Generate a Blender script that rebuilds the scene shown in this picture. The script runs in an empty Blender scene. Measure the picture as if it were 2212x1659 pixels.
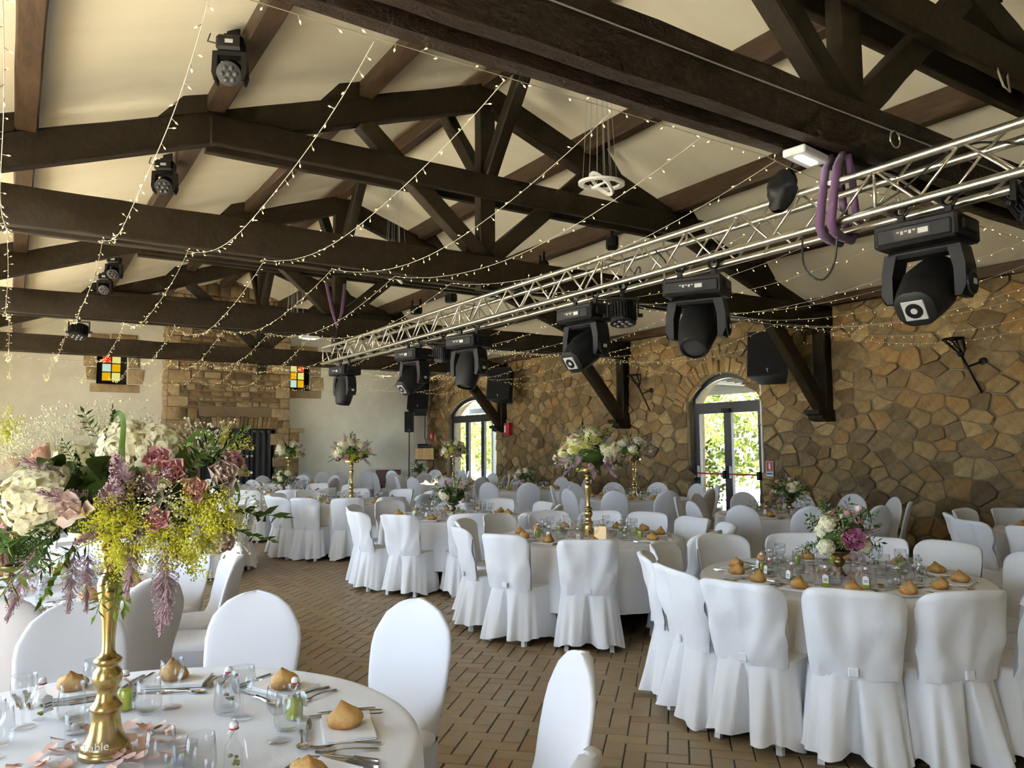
import bpy, math, random
from math import sin, cos, pi, radians, degrees, sqrt, atan2, hypot, tan
from mathutils import Vector, Matrix, noise

SC = bpy.context.scene
COL = SC.collection
RNG = random.Random(11)

# ---------------------------------------------------------------- camera
YAW, PITCH, ROLL = radians(32.93), radians(4.6), radians(-0.36)
FPX, IMW, IMH = 1665.0, 2212.0, 1659.0
CF = Vector((sin(YAW) * cos(PITCH), cos(YAW) * cos(PITCH), sin(PITCH)))
_r = Vector((cos(YAW), -sin(YAW), 0.0))
_u = _r.cross(CF)
CR = _r * cos(ROLL) + _u * sin(ROLL)
CU = -_r * sin(ROLL) + _u * cos(ROLL)
CO = Vector((0, 0, 1.6))
cam_d = bpy.data.cameras.new('camera')
cam_d.sensor_width = 36.0
cam_d.lens = 36.0 * FPX / IMW
cam_d.clip_start = 0.05
cam_d.clip_end = 300
cam = bpy.data.objects.new('camera', cam_d)
COL.objects.link(cam)
cam.matrix_world = Matrix(((CR.x, CU.x, -CF.x, CO.x), (CR.y, CU.y, -CF.y, CO.y), (CR.z, CU.z, -CF.z, CO.z), (0, 0, 0, 1)))
SC.camera = cam


def pix(x, y, z):
    """image position (in a 2212 x 1659 frame) and depth, used only to sort and describe things"""
    d = Vector((x, y, z)) - CO
    w = d.dot(CF)
    if w < 0.05:
        return (-9999, -9999, w)
    return (IMW / 2 + FPX * d.dot(CR) / w, IMH / 2 - FPX * d.dot(CU) / w, w)


# ---------------------------------------------------------------- sky, sun, exposure
SC.view_settings.view_transform = 'Standard'
SC.view_settings.look = 'None'
SC.view_settings.gamma = 1.0
SC.view_settings.use_curve_mapping = False
SC.view_settings.exposure = 0.55
SC.cycles.use_denoising = True
SC.cycles.max_bounces = 8
SC.cycles.diffuse_bounces = 4
SC.cycles.glossy_bounces = 3
SC.cycles.transparent_max_bounces = 16
SC.cycles.use_adaptive_sampling = True
SC.cycles.adaptive_threshold = 0.035
SC.cycles.caustics_reflective = False
SC.cycles.caustics_refractive = False
SC.cycles.sample_clamp_indirect = 8.0
W = bpy.data.worlds.new('sky')
SC.world = W
W.use_nodes = True
_bg = W.node_tree.nodes['Background']
_bg.inputs[0].default_value = (0.64, 0.79, 1.0, 1)
_bg.inputs[1].default_value = 9.5
sun_d = bpy.data.lights.new('sun', 'SUN')
sun_d.energy = 68.0
sun_d.angle = radians(0.6)
sun_d.color = (1.0, 0.93, 0.80)
sun = bpy.data.objects.new('sun', sun_d)
COL.objects.link(sun)
sun.rotation_euler = Vector((0.46, 0.13, -0.87)).to_track_quat('-Z', 'Y').to_euler()

XL, XR, YB, YF = -1.8, 10.8, 21.5, -2.6      # hall: long walls left/right, end wall, wall behind the camera
RX = 4.5                                     # ridge
TY = [2.90, 7.5, 12.25, 17.0]                # roof trusses


def portal(loc, rot, sx, sy):
    d = bpy.data.lights.new('window_portal', 'AREA')
    d.shape = 'RECTANGLE'
    d.size, d.size_y = sx, sy
    d.cycles.is_portal = True
    o = bpy.data.objects.new('window_portal', d)
    COL.objects.link(o)
    o.location, o.rotation_euler = loc, rot


WIN_L = [(-0.6, 1.0), (2.8, 6.5), (8.5, 11.3), (13.2, 16.0), (17.9, 19.4)]   # glazed bays of the left wall (Y ranges)
WIN_Z = (0.35, 2.95)
for a, b in WIN_L:
    portal((XL - 0.2, (a + b) / 2, sum(WIN_Z) / 2), (0, radians(-90), 0), WIN_Z[1] - WIN_Z[0], b - a)


ROOFLIGHTS = [(1, 5.0, 5.5, 14.5, 15.25)]       # slope side, X range, Y range
for s, a, b, c, d in ROOFLIGHTS:
    portal(((a + b) / 2, (c + d) / 2, 6.13 - 0.345 * abs((a + b) / 2 - RX)), (0, math.atan(0.345) * s, 0), (b - a) * 1.06, d - c)


# ---------------------------------------------------------------- helpers
class MB:
    def __init__(self):
        self.v, self.f = [], []

    def add(self, v, f, M=None):
        n = len(self.v)
        if M is None:
            self.v.extend(tuple(p) for p in v)
        else:
            self.v.extend(tuple(M @ Vector(p)) for p in v)
        self.f.extend(tuple(i + n for i in q) for q in f)
        return self

    def box(self, x0, x1, y0, y1, z0, z1, M=None):
        v = [(x0, y0, z0), (x1, y0, z0), (x1, y1, z0), (x0, y1, z0), (x0, y0, z1), (x1, y0, z1), (x1, y1, z1), (x0, y1, z1)]
        return self.add(v, [(0, 3, 2, 1), (4, 5, 6, 7), (0, 1, 5, 4), (1, 2, 6, 5), (2, 3, 7, 6), (3, 0, 4, 7)], M)

    def cbox(self, x0, x1, y0, y1, z0, z1, c, M=None):
        """box with chamfered edges (all twelve)"""
        cx, cy, cz = (x0 + x1) / 2, (y0 + y1) / 2, (z0 + z1) / 2
        hx, hy, hz = (x1 - x0) / 2, (y1 - y0) / 2, (z1 - z0) / 2
        v, idx = [], {}
        for sx in (-1, 1):
            for sy in (-1, 1):
                for sz in (-1, 1):
                    for k in range(3):
                        p = [hx - c, hy - c, hz - c]
                        p[k] = (hx, hy, hz)[k]
                        idx[(sx, sy, sz, k)] = len(v)
                        v.append((cx + sx * p[0], cy + sy * p[1], cz + sz * p[2]))
        f = []
        S = (-1, 1)
        for s in S:
            q = [idx[(s, a, b, 0)] for a, b in ((-1, -1), (1, -1), (1, 1), (-1, 1))]
            f.append(tuple(q if s > 0 else q[::-1]))
            q = [idx[(a, s, b, 1)] for a, b in ((-1, -1), (-1, 1), (1, 1), (1, -1))]
            f.append(tuple(q if s > 0 else q[::-1]))
            q = [idx[(a, b, s, 2)] for a, b in ((-1, -1), (1, -1), (1, 1), (-1, 1))]
            f.append(tuple(q if s > 0 else q[::-1]))
        for a in S:
            for b in S:
                f.append((idx[(a, b, -1, 0)], idx[(a, b, 1, 0)], idx[(a, b, 1, 1)], idx[(a, b, -1, 1)]))
                f.append((idx[(a, -1, b, 0)], idx[(a, 1, b, 0)], idx[(a, 1, b, 2)], idx[(a, -1, b, 2)]))
                f.append((idx[(-1, a, b, 1)], idx[(1, a, b, 1)], idx[(1, a, b, 2)], idx[(-1, a, b, 2)]))
                for d in S:
                    f.append((idx[(a, b, d, 0)], idx[(a, b, d, 1)], idx[(a, b, d, 2)]))
        return self.add(v, f, M)

    def beam(self, p, q, w, h, up=(0, 0, 1), c=0.0, ext=0.0):
        """rectangular bar from p to q; w sideways, h along 'up'"""
        p, q = Vector(p), Vector(q)
        d = (q - p)
        L = d.length
        d.normalize()
        s = d.cross(Vector(up))
        if s.length < 1e-4:
            s = d.cross(Vector((1, 0, 0)))
        s.normalize()
        t = s.cross(d)
        M = Matrix(((d.x, s.x, t.x, p.x), (d.y, s.y, t.y, p.y), (d.z, s.z, t.z, p.z), (0, 0, 0, 1)))
        if c:
            return self.cbox(-ext, L + ext, -w / 2, w / 2, -h / 2, h / 2, c, M)
        return self.box(-ext, L + ext, -w / 2, w / 2, -h / 2, h / 2, M)

    def lathe(self, prof, n=16, M=None, cap=(True, True)):
        v, f = [], []
        for r, z in prof:
            for i in range(n):
                a = 2 * pi * i / n
                v.append((r * cos(a), r * sin(a), z))
        m = len(prof)
        for k in range(m - 1):
            for i in range(n):
                j = (i + 1) % n
                f.append((k * n + i, k * n + j, (k + 1) * n + j, (k + 1) * n + i))
        if cap[0]:
            f.append(tuple(range(n - 1, -1, -1)))
        if cap[1]:
            f.append(tuple((m - 1) * n + i for i in range(n)))
        return self.add(v, f, M)

    def tube(self, pts, r, n=6, closed=False, cap=True):
        pts = [Vector(p) for p in pts]
        m = len(pts)
        rr = r if isinstance(r, (list, tuple)) else [r] * m
        v, f = [], []
        prev = None
        for i, p in enumerate(pts):
            if closed:
                d = pts[(i + 1) % m] - pts[i - 1]
            else:
                d = pts[min(i + 1, m - 1)] - pts[max(i - 1, 0)]
            d.normalize()
            if prev is None:
                s = d.cross(Vector((0, 0, 1)))
                if s.length < 0.05:
                    s = d.cross(Vector((1, 0, 0)))
            else:
                s = prev - d * prev.dot(d)
            s.normalize()
            prev = s
            t = d.cross(s)
            for k in range(n):
                a = 2 * pi * k / n
                v.append(p + (s * cos(a) + t * sin(a)) * rr[i])
        for i in range(m if closed else m - 1):
            i2 = (i + 1) % m
            for k in range(n):
                k2 = (k + 1) % n
                f.append((i * n + k, i * n + k2, i2 * n + k2, i2 * n + k))
        if cap and not closed:
            f.append(tuple(range(n - 1, -1, -1)))
            f.append(tuple((m - 1) * n + k for k in range(n)))
        return self.add(v, f)

    def prism(self, poly, h0, h1, M=None):
        """polygon in xy extruded from z=h0 to h1"""
        n = len(poly)
        v = [(x, y, h0) for x, y in poly] + [(x, y, h1) for x, y in poly]
        f = [tuple(range(n - 1, -1, -1)), tuple(range(n, 2 * n))]
        f += [(i, (i + 1) % n, n + (i + 1) % n, n + i) for i in range(n)]
        return self.add(v, f, M)

    def ball(self, c, r, nu=8, nv=5, s=(1, 1, 1)):
        prof = [(max(1e-4, sin(pi * k / nv)) * r, -cos(pi * k / nv) * r) for k in range(nv + 1)]
        M = Matrix.Translation(c) @ Matrix.Diagonal((s[0], s[1], s[2], 1))
        return self.lathe(prof, nu, M, (False, False))

    def octa(self, c, r):
        x, y, z = c
        v = [(x + r, y, z), (x - r, y, z), (x, y + r, z), (x, y - r, z), (x, y, z + r), (x, y, z - r)]
        return self.add(v, [(0, 2, 4), (2, 1, 4), (1, 3, 4), (3, 0, 4), (2, 0, 5), (1, 2, 5), (3, 1, 5), (0, 3, 5)])

    def grid(self, P, nu, nv, closed_u=False):
        """P: row-major list of nv rows with nu points"""
        f = []
        for j in range(nv - 1):
            for i in range(nu if closed_u else nu - 1):
                i2 = (i + 1) % nu
                f.append((j * nu + i, j * nu + i2, (j + 1) * nu + i2, (j + 1) * nu + i))
        return self.add(P, f)

    def mesh(self, name, smooth=False, angle=None):
        me = bpy.data.meshes.new(name)
        me.from_pydata([tuple(p) for p in self.v], [], self.f)
        if smooth:
            me.shade_smooth()
            if angle:
                me.set_sharp_from_angle(angle=radians(angle))
        me.update()
        return me


def ob(name, me, mat=None, parent=None, loc=None, rot=None, scale=None, smooth=False, angle=None):
    if isinstance(me, MB):
        me = me.mesh(name, smooth, angle)
    if mat is not None and me is not None and hasattr(me, 'materials') and len(me.materials) == 0:
        me.materials.append(mat)
    o = bpy.data.objects.new(name, me)
    COL.objects.link(o)
    if parent is not None:
        o.parent = parent
    if loc is not None:
        o.location = loc
    if rot is not None:
        o.rotation_euler = rot
    if scale is not None:
        o.scale = (scale,) * 3 if isinstance(scale, (int, float)) else scale
    return o


def tag(o, label=None, cat=None, group=None, kind=None):
    if label:
        o['label'] = label
    if cat:
        o['category'] = cat
    if group:
        o['group'] = group
    if kind:
        o['kind'] = kind
    return o


def thing(name, label, cat, loc=(0, 0, 0), rotz=0.0, group=None):
    o = ob(name, None, loc=loc, rot=(0, 0, rotz))
    o.empty_display_size = 0.1
    return tag(o, label, cat, group)


def dup(root, loc=None, rotz=None, label=None, group=None, scale=None, rot=None):
    def cp(o, par):
        c = o.copy()
        COL.objects.link(c)
        c.parent = par
        for ch in KIDS.get(o.name, o.children):
            cp(ch, c)
        return c
    r = cp(root, None)
    if loc is not None:
        r.location = loc
    if rotz is not None:
        r.rotation_euler = (0, 0, rotz)
    if rot is not None:
        r.rotation_euler = rot
    if scale is not None:
        r.scale = (scale,) * 3
    if label:
        r['label'] = label
    if group:
        r['group'] = group
    return r


def smooth_path(P, k=5):
    P = [Vector(p) for p in P]
    Q = []
    for i in range(len(P) - 1):
        p0, p1, p2, p3 = P[max(0, i - 1)], P[i], P[i + 1], P[min(len(P) - 1, i + 2)]
        for j in range(k):
            u = j / k
            Q.append(0.5 * ((2 * p1) + (p2 - p0) * u + (2 * p0 - 5 * p1 + 4 * p2 - p3) * u * u + (3 * p1 - p0 - 3 * p2 + p3) * u ** 3))
    return Q + [P[-1]]


KIDS = {}


def freeze(root):
    """remember a finished prototype's children so that copying it stays fast"""
    ch = list(root.children)
    KIDS[root.name] = ch
    for c in ch:
        KIDS[c.name] = list(c.children)
        for g in KIDS[c.name]:
            KIDS[g.name] = []
    return root


# ---------------------------------------------------------------- materials
def mat(name, col=(0.8, 0.8, 0.8), rough=0.6, metal=0.0, spec=0.5, emit=None, estr=0.0, trans=0.0, sheen=0.0, alpha=1.0):
    m = bpy.data.materials.new(name)
    m.use_nodes = True
    b = m.node_tree.nodes['Principled BSDF']
    b.inputs['Base Color'].default_value = (*col, 1)
    b.inputs['Roughness'].default_value = rough
    b.inputs['Metallic'].default_value = metal
    b.inputs['Specular IOR Level'].default_value = spec
    if emit:
        b.inputs['Emission Color'].default_value = (*emit, 1)
        b.inputs['Emission Strength'].default_value = estr
    if trans:
        b.inputs['Transmission Weight'].default_value = trans
    if sheen:
        b.inputs['Sheen Weight'].default_value = sheen
    return m


def N(m, t, **kw):
    n = m.node_tree.nodes.new(t)
    for k, v in kw.items():
        setattr(n, k, v)
    return n


def L(m, a, b):
    m.node_tree.links.new(a, b)


def bsdf(m):
    return m.node_tree.nodes['Principled BSDF']


def ramp(m, fac, stops):
    r = N(m, 'ShaderNodeValToRGB')
    e = r.color_ramp.elements
    while len(e) < len(stops):
        e.new(0.5)
    for i, (p, c) in enumerate(stops):
        e[i].position = p
        e[i].color = (*c, 1) if len(c) == 3 else c
    L(m, fac, r.inputs[0])
    return r.outputs[0]


def coords(m, scale=(1, 1, 1), kind='Object'):
    tc = N(m, 'ShaderNodeTexCoord')
    mp = N(m, 'ShaderNodeMapping')
    mp.inputs['Scale'].default_value = scale
    L(m, tc.outputs[kind], mp.inputs[0])
    return mp.outputs[0]


def nz(m, vec, scale, detail=4, rough=0.55, dist=0.0):
    n = N(m, 'ShaderNodeTexNoise')
    n.inputs['Scale'].default_value = scale
    n.inputs['Detail'].default_value = detail
    n.inputs['Roughness'].default_value = rough
    n.inputs['Distortion'].default_value = dist
    L(m, vec, n.inputs['Vector'])
    return n.outputs['Fac']


def bump(m, fac, strength=0.3, dist=0.01):
    b = N(m, 'ShaderNodeBump')
    b.inputs['Strength'].default_value = strength
    b.inputs['Distance'].default_value = dist
    L(m, fac, b.inputs['Height'])
    L(m, b.outputs[0], bsdf(m).inputs['Normal'])


def mixc(m, fac, a, b, mode='MIX'):
    x = N(m, 'ShaderNodeMix', data_type='RGBA', blend_type=mode)
    if isinstance(fac, (int, float)):
        x.inputs[0].default_value = fac
    else:
        L(m, fac, x.inputs[0])
    for s, i in ((a, 6), (b, 7)):
        if isinstance(s, tuple):
            x.inputs[i].default_value = (*s, 1)
        else:
            L(m, s, x.inputs[i])
    return x.outputs[2]


def mathn(m, op, a, b=None):
    x = N(m, 'ShaderNodeMath', operation=op)
    for s, i in ((a, 0), (b, 1)):
        if s is None:
            continue
        if isinstance(s, (int, float)):
            x.inputs[i].default_value = s
        else:
            L(m, s, x.inputs[i])
    return x.outputs[0]


def piece_random(m):
    """one random number per piece, whether the piece is an object or an island of a joined mesh"""
    a = N(m, 'ShaderNodeObjectInfo').outputs['Random']
    b = N(m, 'ShaderNodeNewGeometry').outputs['Random Per Island']
    return mathn(m, 'FRACT', mathn(m, 'ADD', a, b))


def wood(name, c0, c1, scale=(1.5, 1.5, 14), rough=0.55, bstr=0.5, world=False, hew=0.0):
    m = mat(name, c0, rough, spec=0.22)
    v = coords(m, scale)
    f = nz(m, v, 3.0, 8, 0.62, 0.6)
    rnd = N(m, 'ShaderNodeObjectInfo').outputs['Random']
    base = ramp(m, f, [(0.28, c0), (0.72, c1)])
    dk = mixc(m, mathn(m, 'MULTIPLY', rnd, 0.45), base, (c0[0] * 0.5, c0[1] * 0.5, c0[2] * 0.5))
    L(m, dk, bsdf(m).inputs['Base Color'])
    if hew:
        v2 = coords(m, (1, 1, 1))
        h = nz(m, v2, 7.0, 3, 0.6, 1.2)
        s = mathn(m, 'ADD', f, mathn(m, 'MULTIPLY', h, hew))
        bump(m, s, bstr, 0.02)
    else:
        bump(m, f, bstr, 0.006)
    return m


M = {}
M['timber'] = wood('dark_timber', (0.013, 0.0085, 0.0036), (0.038, 0.0255, 0.0105), (5, 5, 5), 0.6, 0.30, hew=0.5)
M['hewn'] = wood('hewn_timber', (0.016, 0.010, 0.006), (0.05, 0.032, 0.019), (4, 9, 9), 0.42, 0.9, hew=1.3)
M['timber2'] = wood('dark_timber_purlin', (0.030, 0.017, 0.009), (0.10, 0.062, 0.032), (6, 1.0, 6), 0.5, 0.5)
M['crate'] = wood('crate_wood', (0.42, 0.25, 0.10), (0.62, 0.42, 0.2), (2, 2, 12), 0.7, 0.4)

m = M['ceiling'] = mat('ceiling_cream', (0.85, 0.77, 0.56), 0.75)
v = coords(m, (0.35, 1.6, 0.35))
f = nz(m, v, 1.6, 3, 0.5)
L(m, ramp(m, f, [(0.3, (0.82, 0.735, 0.525)), (0.7, (0.88, 0.80, 0.59))]), bsdf(m).inputs['Base Color'])
bump(m, f, 0.5, 0.06)

m = M['plaster'] = mat('plaster_white', (0.78, 0.74, 0.62), 0.85)
v = coords(m, (1, 1, 1))
f = nz(m, v, 2.2, 6, 0.6, 0.4)
L(m, ramp(m, f, [(0.25, (0.70, 0.665, 0.53)), (0.7, (0.82, 0.785, 0.66))]), bsdf(m).inputs['Base Color'])
bump(m, f, 0.35, 0.03)

m = M['mortar'] = mat('mortar', (0.33, 0.26, 0.16), 0.95)
v = coords(m)
f = nz(m, v, 9, 6, 0.65)
L(m, ramp(m, f, [(0.3, (0.135, 0.10, 0.05)), (0.7, (0.225, 0.17, 0.092))]), bsdf(m).inputs['Base Color'])
bump(m, f, 0.8, 0.02)


m = M['mortar2'] = mat('chimney_mortar', (0.17, 0.125, 0.07), 0.95)
bump(m, nz(m, coords(m), 9, 6, 0.65), 0.8, 0.02)


def stone(name, cols, bright=1.0):
    m = mat(name, cols[0], 0.85)
    r = piece_random(m)
    n = len(cols)
    base = ramp(m, r, [(i / n, tuple(x * bright for x in c)) for i, c in enumerate(cols)])
    m.node_tree.nodes[-1]
    v = coords(m)
    f = nz(m, v, 6.0, 8, 0.68, 0.5)
    f2 = nz(m, v, 1.7, 3, 0.5)
    d = mixc(m, ramp(m, f, [(0.3, (0, 0, 0)), (0.75, (1, 1, 1))]), mixc(m, 1.0, base, (0.50, 0.46, 0.40), 'MULTIPLY'), mixc(m, 1.0, base, (1.30, 1.27, 1.2), 'MULTIPLY'))
    d = mixc(m, mathn(m, 'MULTIPLY', f2, 0.35), d, (0.23 * bright, 0.16 * bright, 0.07 * bright))
    L(m, d, bsdf(m).inputs['Base Color'])
    bump(m, f, 0.9, 0.03)
    for nd in m.node_tree.nodes:
        if nd.type == 'VALTORGB' and len(nd.color_ramp.elements) == n:
            nd.color_ramp.interpolation = 'CONSTANT'
    return m


M['stone'] = stone('rubble_stone', [(0.25, 0.175, 0.075), (0.17, 0.115, 0.048), (0.32, 0.225, 0.10), (0.125, 0.085, 0.038), (0.22, 0.16, 0.078), (0.28, 0.17, 0.06), (0.37, 0.275, 0.135), (0.19, 0.14, 0.072)], 1.15)
M['stone2'] = stone('chimney_stone', [(0.22, 0.145, 0.062), (0.13, 0.085, 0.037), (0.27, 0.19, 0.095), (0.10, 0.068, 0.032), (0.24, 0.135, 0.045), (0.33, 0.25, 0.14)], 1.0)
M['quoin'] = stone('dressed_quoin_stone', [(0.40, 0.31, 0.18), (0.36, 0.27, 0.15), (0.43, 0.34, 0.21)], 1.0)
M['vouss'] = stone('arch_stone', [(0.33, 0.22, 0.09), (0.27, 0.175, 0.07), (0.38, 0.27, 0.12)], 1.0)

m = M['tile'] = mat('terracotta_tile', (0.3, 0.22, 0.12), 0.45)
r = piece_random(m)
base = ramp(m, r, [(0.0, (0.235, 0.165, 0.083)), (0.3, (0.27, 0.195, 0.10)), (0.6, (0.25, 0.18, 0.095)), (0.88, (0.29, 0.21, 0.115)), (0.93, (0.25, 0.145, 0.065)), (1.0, (0.22, 0.13, 0.055))])
v = coords(m)
f = nz(m, v, 14, 5, 0.6)
d = mixc(m, f, mixc(m, 1.0, base, (0.82, 0.80, 0.78), 'MULTIPLY'), mixc(m, 1.0, base, (1.15, 1.15, 1.15), 'MULTIPLY'))
L(m, d, bsdf(m).inputs['Base Color'])
bump(m, f, 0.15, 0.004)
M['grout'] = mat('floor_grout', (0.085, 0.075, 0.055), 0.95)


def fabric(name, col, bstr=0.12, wr=0.0, rough=0.85):
    m = mat(name, col, rough, sheen=0.15)
    v = coords(m)
    f = nz(m, v, 180, 2, 0.5)
    if wr:
        f = mathn(m, 'ADD', mathn(m, 'MULTIPLY', f, 0.25), mathn(m, 'MULTIPLY', nz(m, v, 6.5, 5, 0.62, 1.4), wr))
    bump(m, f, bstr, 0.02 if wr else 0.002)
    return m


M['cotton'] = fabric('white_cotton', (0.80, 0.80, 0.80), 0.22, 1.0)
M['spandex'] = fabric('white_stretch', (0.70, 0.70, 0.72), 0.05, 0.0, 0.7)
M['cloth'] = fabric('white_tablecloth', (0.78, 0.78, 0.80), 0.10, 0.5)
M['napkin'] = fabric('napkin_linen', (0.84, 0.83, 0.83), 0.1, 0.4)
M['white_plastic'] = mat('white_plastic', (0.82, 0.82, 0.80), 0.4)
M['curtain'] = fabric('charcoal_curtain', (0.035, 0.034, 0.034), 0.1, 0.2)
M['purple'] = fabric('purple_sling_web', (0.105, 0.05, 0.115), 0.4, 0.6)
M['black'] = mat('black_plastic', (0.006, 0.006, 0.006), 0.42, spec=0.3)
M['blackrough'] = mat('black_textured_housing', (0.007, 0.007, 0.007), 0.55, spec=0.3)
M['iron'] = mat('wrought_iron', (0.012, 0.011, 0.010), 0.5, 0.6)
M['grille'] = mat('black_speaker_grille', (0.006, 0.006, 0.006), 0.7, spec=0.2)
M['steel'] = mat('cutlery_steel', (0.62, 0.61, 0.60), 0.18, 1.0)
M['chrome'] = mat('chrome', (0.75, 0.75, 0.75), 0.12, 1.0)
m = M['alu'] = mat('brushed_aluminium', (0.70, 0.68, 0.62), 0.32, 1.0)
v = coords(m, (1, 30, 1))
L(m, ramp(m, nz(m, v, 3, 3), [(0.3, (0.54, 0.51, 0.42)), (0.7, (0.70, 0.66, 0.55))]), bsdf(m).inputs['Base Color'])
m = M['gold'] = mat('antique_gold', (0.45, 0.33, 0.13), 0.27, 1.0)
v = coords(m, (1, 1, 1))
L(m, ramp(m, nz(m, v, 25, 4), [(0.3, (0.38, 0.275, 0.10)), (0.7, (0.54, 0.405, 0.17))]), bsdf(m).inputs['Base Color'])
m = M['bronze'] = mat('aged_bronze', (0.24, 0.165, 0.075), 0.33, 0.9)
M['frame'] = mat('anthracite_door_frame', (0.028, 0.030, 0.031), 0.4)
M['red'] = mat('red_bar', (0.42, 0.02, 0.02), 0.4)
M['redbox'] = mat('red_alarm_box', (0.42, 0.015, 0.02), 0.45)
M['white_paint'] = mat('white_paint', (0.80, 0.80, 0.77), 0.4)
M['blue'] = mat('sign_blue', (0.05, 0.17, 0.36), 0.5)
M['green'] = mat('exit_green', (0.02, 0.28, 0.10), 0.5, emit=(0.05, 0.6, 0.2), estr=0.3)
M['ink'] = mat('dark_print', (0.03, 0.03, 0.03), 0.7)
M['paper'] = mat('paper_tag', (0.86, 0.86, 0.84), 0.7)
M['tealight'] = mat('tealight_wax', (0.80, 0.78, 0.72), 0.5)
M['tin'] = mat('tealight_tin', (0.62, 0.63, 0.65), 0.3, 0.9)
M['lamp_on'] = mat('lit_tube', (0.9, 0.9, 0.9), 0.4, emit=(0.92, 0.97, 1.0), estr=7.0)
M['ringlamp'] = mat('white_ring_diffuser', (0.82, 0.80, 0.72), 0.5)
M['bulb'] = mat('warm_led', (0.95, 0.85, 0.5), 0.4, emit=(1.0, 0.74, 0.30), estr=1.7)
M['bulb'].cycles.emission_sampling = 'NONE'
M['lamp_on'].cycles.emission_sampling = 'NONE'
M['wire'] = mat('clear_cable', (0.42, 0.40, 0.30), 0.4)
M['cable'] = mat('black_cable', (0.008, 0.008, 0.008), 0.5)
M['cord'] = mat('pale_steel_cable', (0.45, 0.45, 0.42), 0.4, 0.5)
M['lens'] = mat('projector_lens', (0.05, 0.05, 0.055), 0.08, 0.3)
M['led'] = mat('dark_led_lens', (0.10, 0.10, 0.095), 0.15, 0.2)
M['fan'] = mat('fan_plate', (0.55, 0.55, 0.53), 0.45, 0.4)
M['linework'] = mat('panel_print', (0.5, 0.5, 0.45), 0.5)


def thin_glass(name, tint=(1, 1, 1), ior=1.45, boost=0.0):
    m = bpy.data.materials.new(name)
    m.use_nodes = True
    nt = m.node_tree
    nt.nodes.clear()
    out = nt.nodes.new('ShaderNodeOutputMaterial')
    mix = nt.nodes.new('ShaderNodeMixShader')
    tr = nt.nodes.new('ShaderNodeBsdfTransparent')
    tr.inputs[0].default_value = (*tint, 1)
    gl = nt.nodes.new('ShaderNodeBsdfGlossy')
    gl.inputs['Roughness'].default_value = 0.02
    fr = nt.nodes.new('ShaderNodeFresnel')
    fr.inputs[0].default_value = ior
    ge = nt.nodes.new('ShaderNodeNewGeometry')          # a thin sheet reflects alike from both sides
    mr = nt.nodes.new('ShaderNodeMapRange')
    mr.inputs['To Min'].default_value, mr.inputs['To Max'].default_value = ior, 1.0 / ior
    nt.links.new(ge.outputs['Backfacing'], mr.inputs['Value'])
    nt.links.new(mr.outputs[0], fr.inputs[0])
    nt.links.new(fr.outputs[0], mix.inputs[0])
    nt.links.new(tr.outputs[0], mix.inputs[1])
    nt.links.new(gl.outputs[0], mix.inputs[2])
    nt.links.new(mix.outputs[0], out.inputs[0])
    return m


M['glass'] = thin_glass('clear_glassware', (0.965, 0.97, 0.97), 1.5)
M['pane'] = thin_glass('window_pane', (0.80, 0.82, 0.80), 1.45)
M['acrylic'] = thin_glass('acrylic_sheet', (0.97, 0.975, 0.975), 1.45)
m = M['limon'] = mat('yellow_green_liqueur', (0.62, 0.70, 0.06), 0.15, trans=0.35)
m = M['herb'] = mat('steeped_herbs', (0.20, 0.19, 0.03), 0.5)

m = M['bread'] = mat('crusty_bread', (0.55, 0.3, 0.1), 0.7)
v = coords(m)
f = nz(m, v, 22, 5, 0.6)
tc = N(m, 'ShaderNodeTexCoord')
sx = N(m, 'ShaderNodeSeparateXYZ')
L(m, tc.outputs['Object'], sx.inputs[0])
h = mathn(m, 'ADD', mathn(m, 'MULTIPLY', sx.outputs[2], 9.0), mathn(m, 'MULTIPLY', f, 0.55))
L(m, ramp(m, h, [(0.15, (0.27, 0.105, 0.018)), (0.42, (0.40, 0.185, 0.04)), (0.62, (0.56, 0.35, 0.125)), (0.78, (0.44, 0.23, 0.06)), (0.95, (0.17, 0.06, 0.012))]), bsdf(m).inputs['Base Color'])
bump(m, f, 0.6, 0.01)


def petal(name, c0, c1, tr=0.15):
    m = mat(name, c0, 0.6, spec=0.2)
    r = piece_random(m)
    v = coords(m)
    f = nz(m, v, 30, 3, 0.5)
    a = mixc(m, f, c0, c1)
    L(m, mixc(m, mathn(m, 'MULTIPLY', r, 0.5), a, c1), bsdf(m).inputs['Base Color'])
    bsdf(m).inputs['Subsurface Weight'].default_value = 0.0
    return m


M['hyd'] = petal('hydrangea_cream', (0.80, 0.73, 0.40), (0.84, 0.80, 0.60))
M['pink'] = petal('rose_pink', (0.72, 0.30, 0.33), (0.80, 0.50, 0.48))
M['peach'] = petal('rose_peach', (0.80, 0.42, 0.32), (0.83, 0.60, 0.48))
M['blush'] = petal('rose_blush', (0.80, 0.58, 0.52), (0.82, 0.70, 0.60))
M['peony'] = petal('peony_magenta', (0.62, 0.16, 0.32), (0.74, 0.32, 0.46))
M['mauve'] = petal('astilbe_mauve', (0.37, 0.24, 0.29), (0.52, 0.37, 0.40))
M['yellow'] = petal('goldenrod_lime', (0.50, 0.49, 0.03), (0.62, 0.60, 0.07))
M['creamf'] = petal('cream_bud', (0.74, 0.70, 0.36), (0.82, 0.80, 0.56))
M['whitef'] = petal('tiny_white_blossom', (0.66, 0.63, 0.38), (0.80, 0.78, 0.60))
M['leaf'] = petal('leaf_green', (0.07, 0.13, 0.014), (0.17, 0.25, 0.03))
M['leafd'] = petal('leaf_dark', (0.022, 0.05, 0.008), (0.055, 0.10, 0.016))
M['grass'] = petal('grass_blade', (0.035, 0.075, 0.005), (0.085, 0.14, 0.012))
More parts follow.
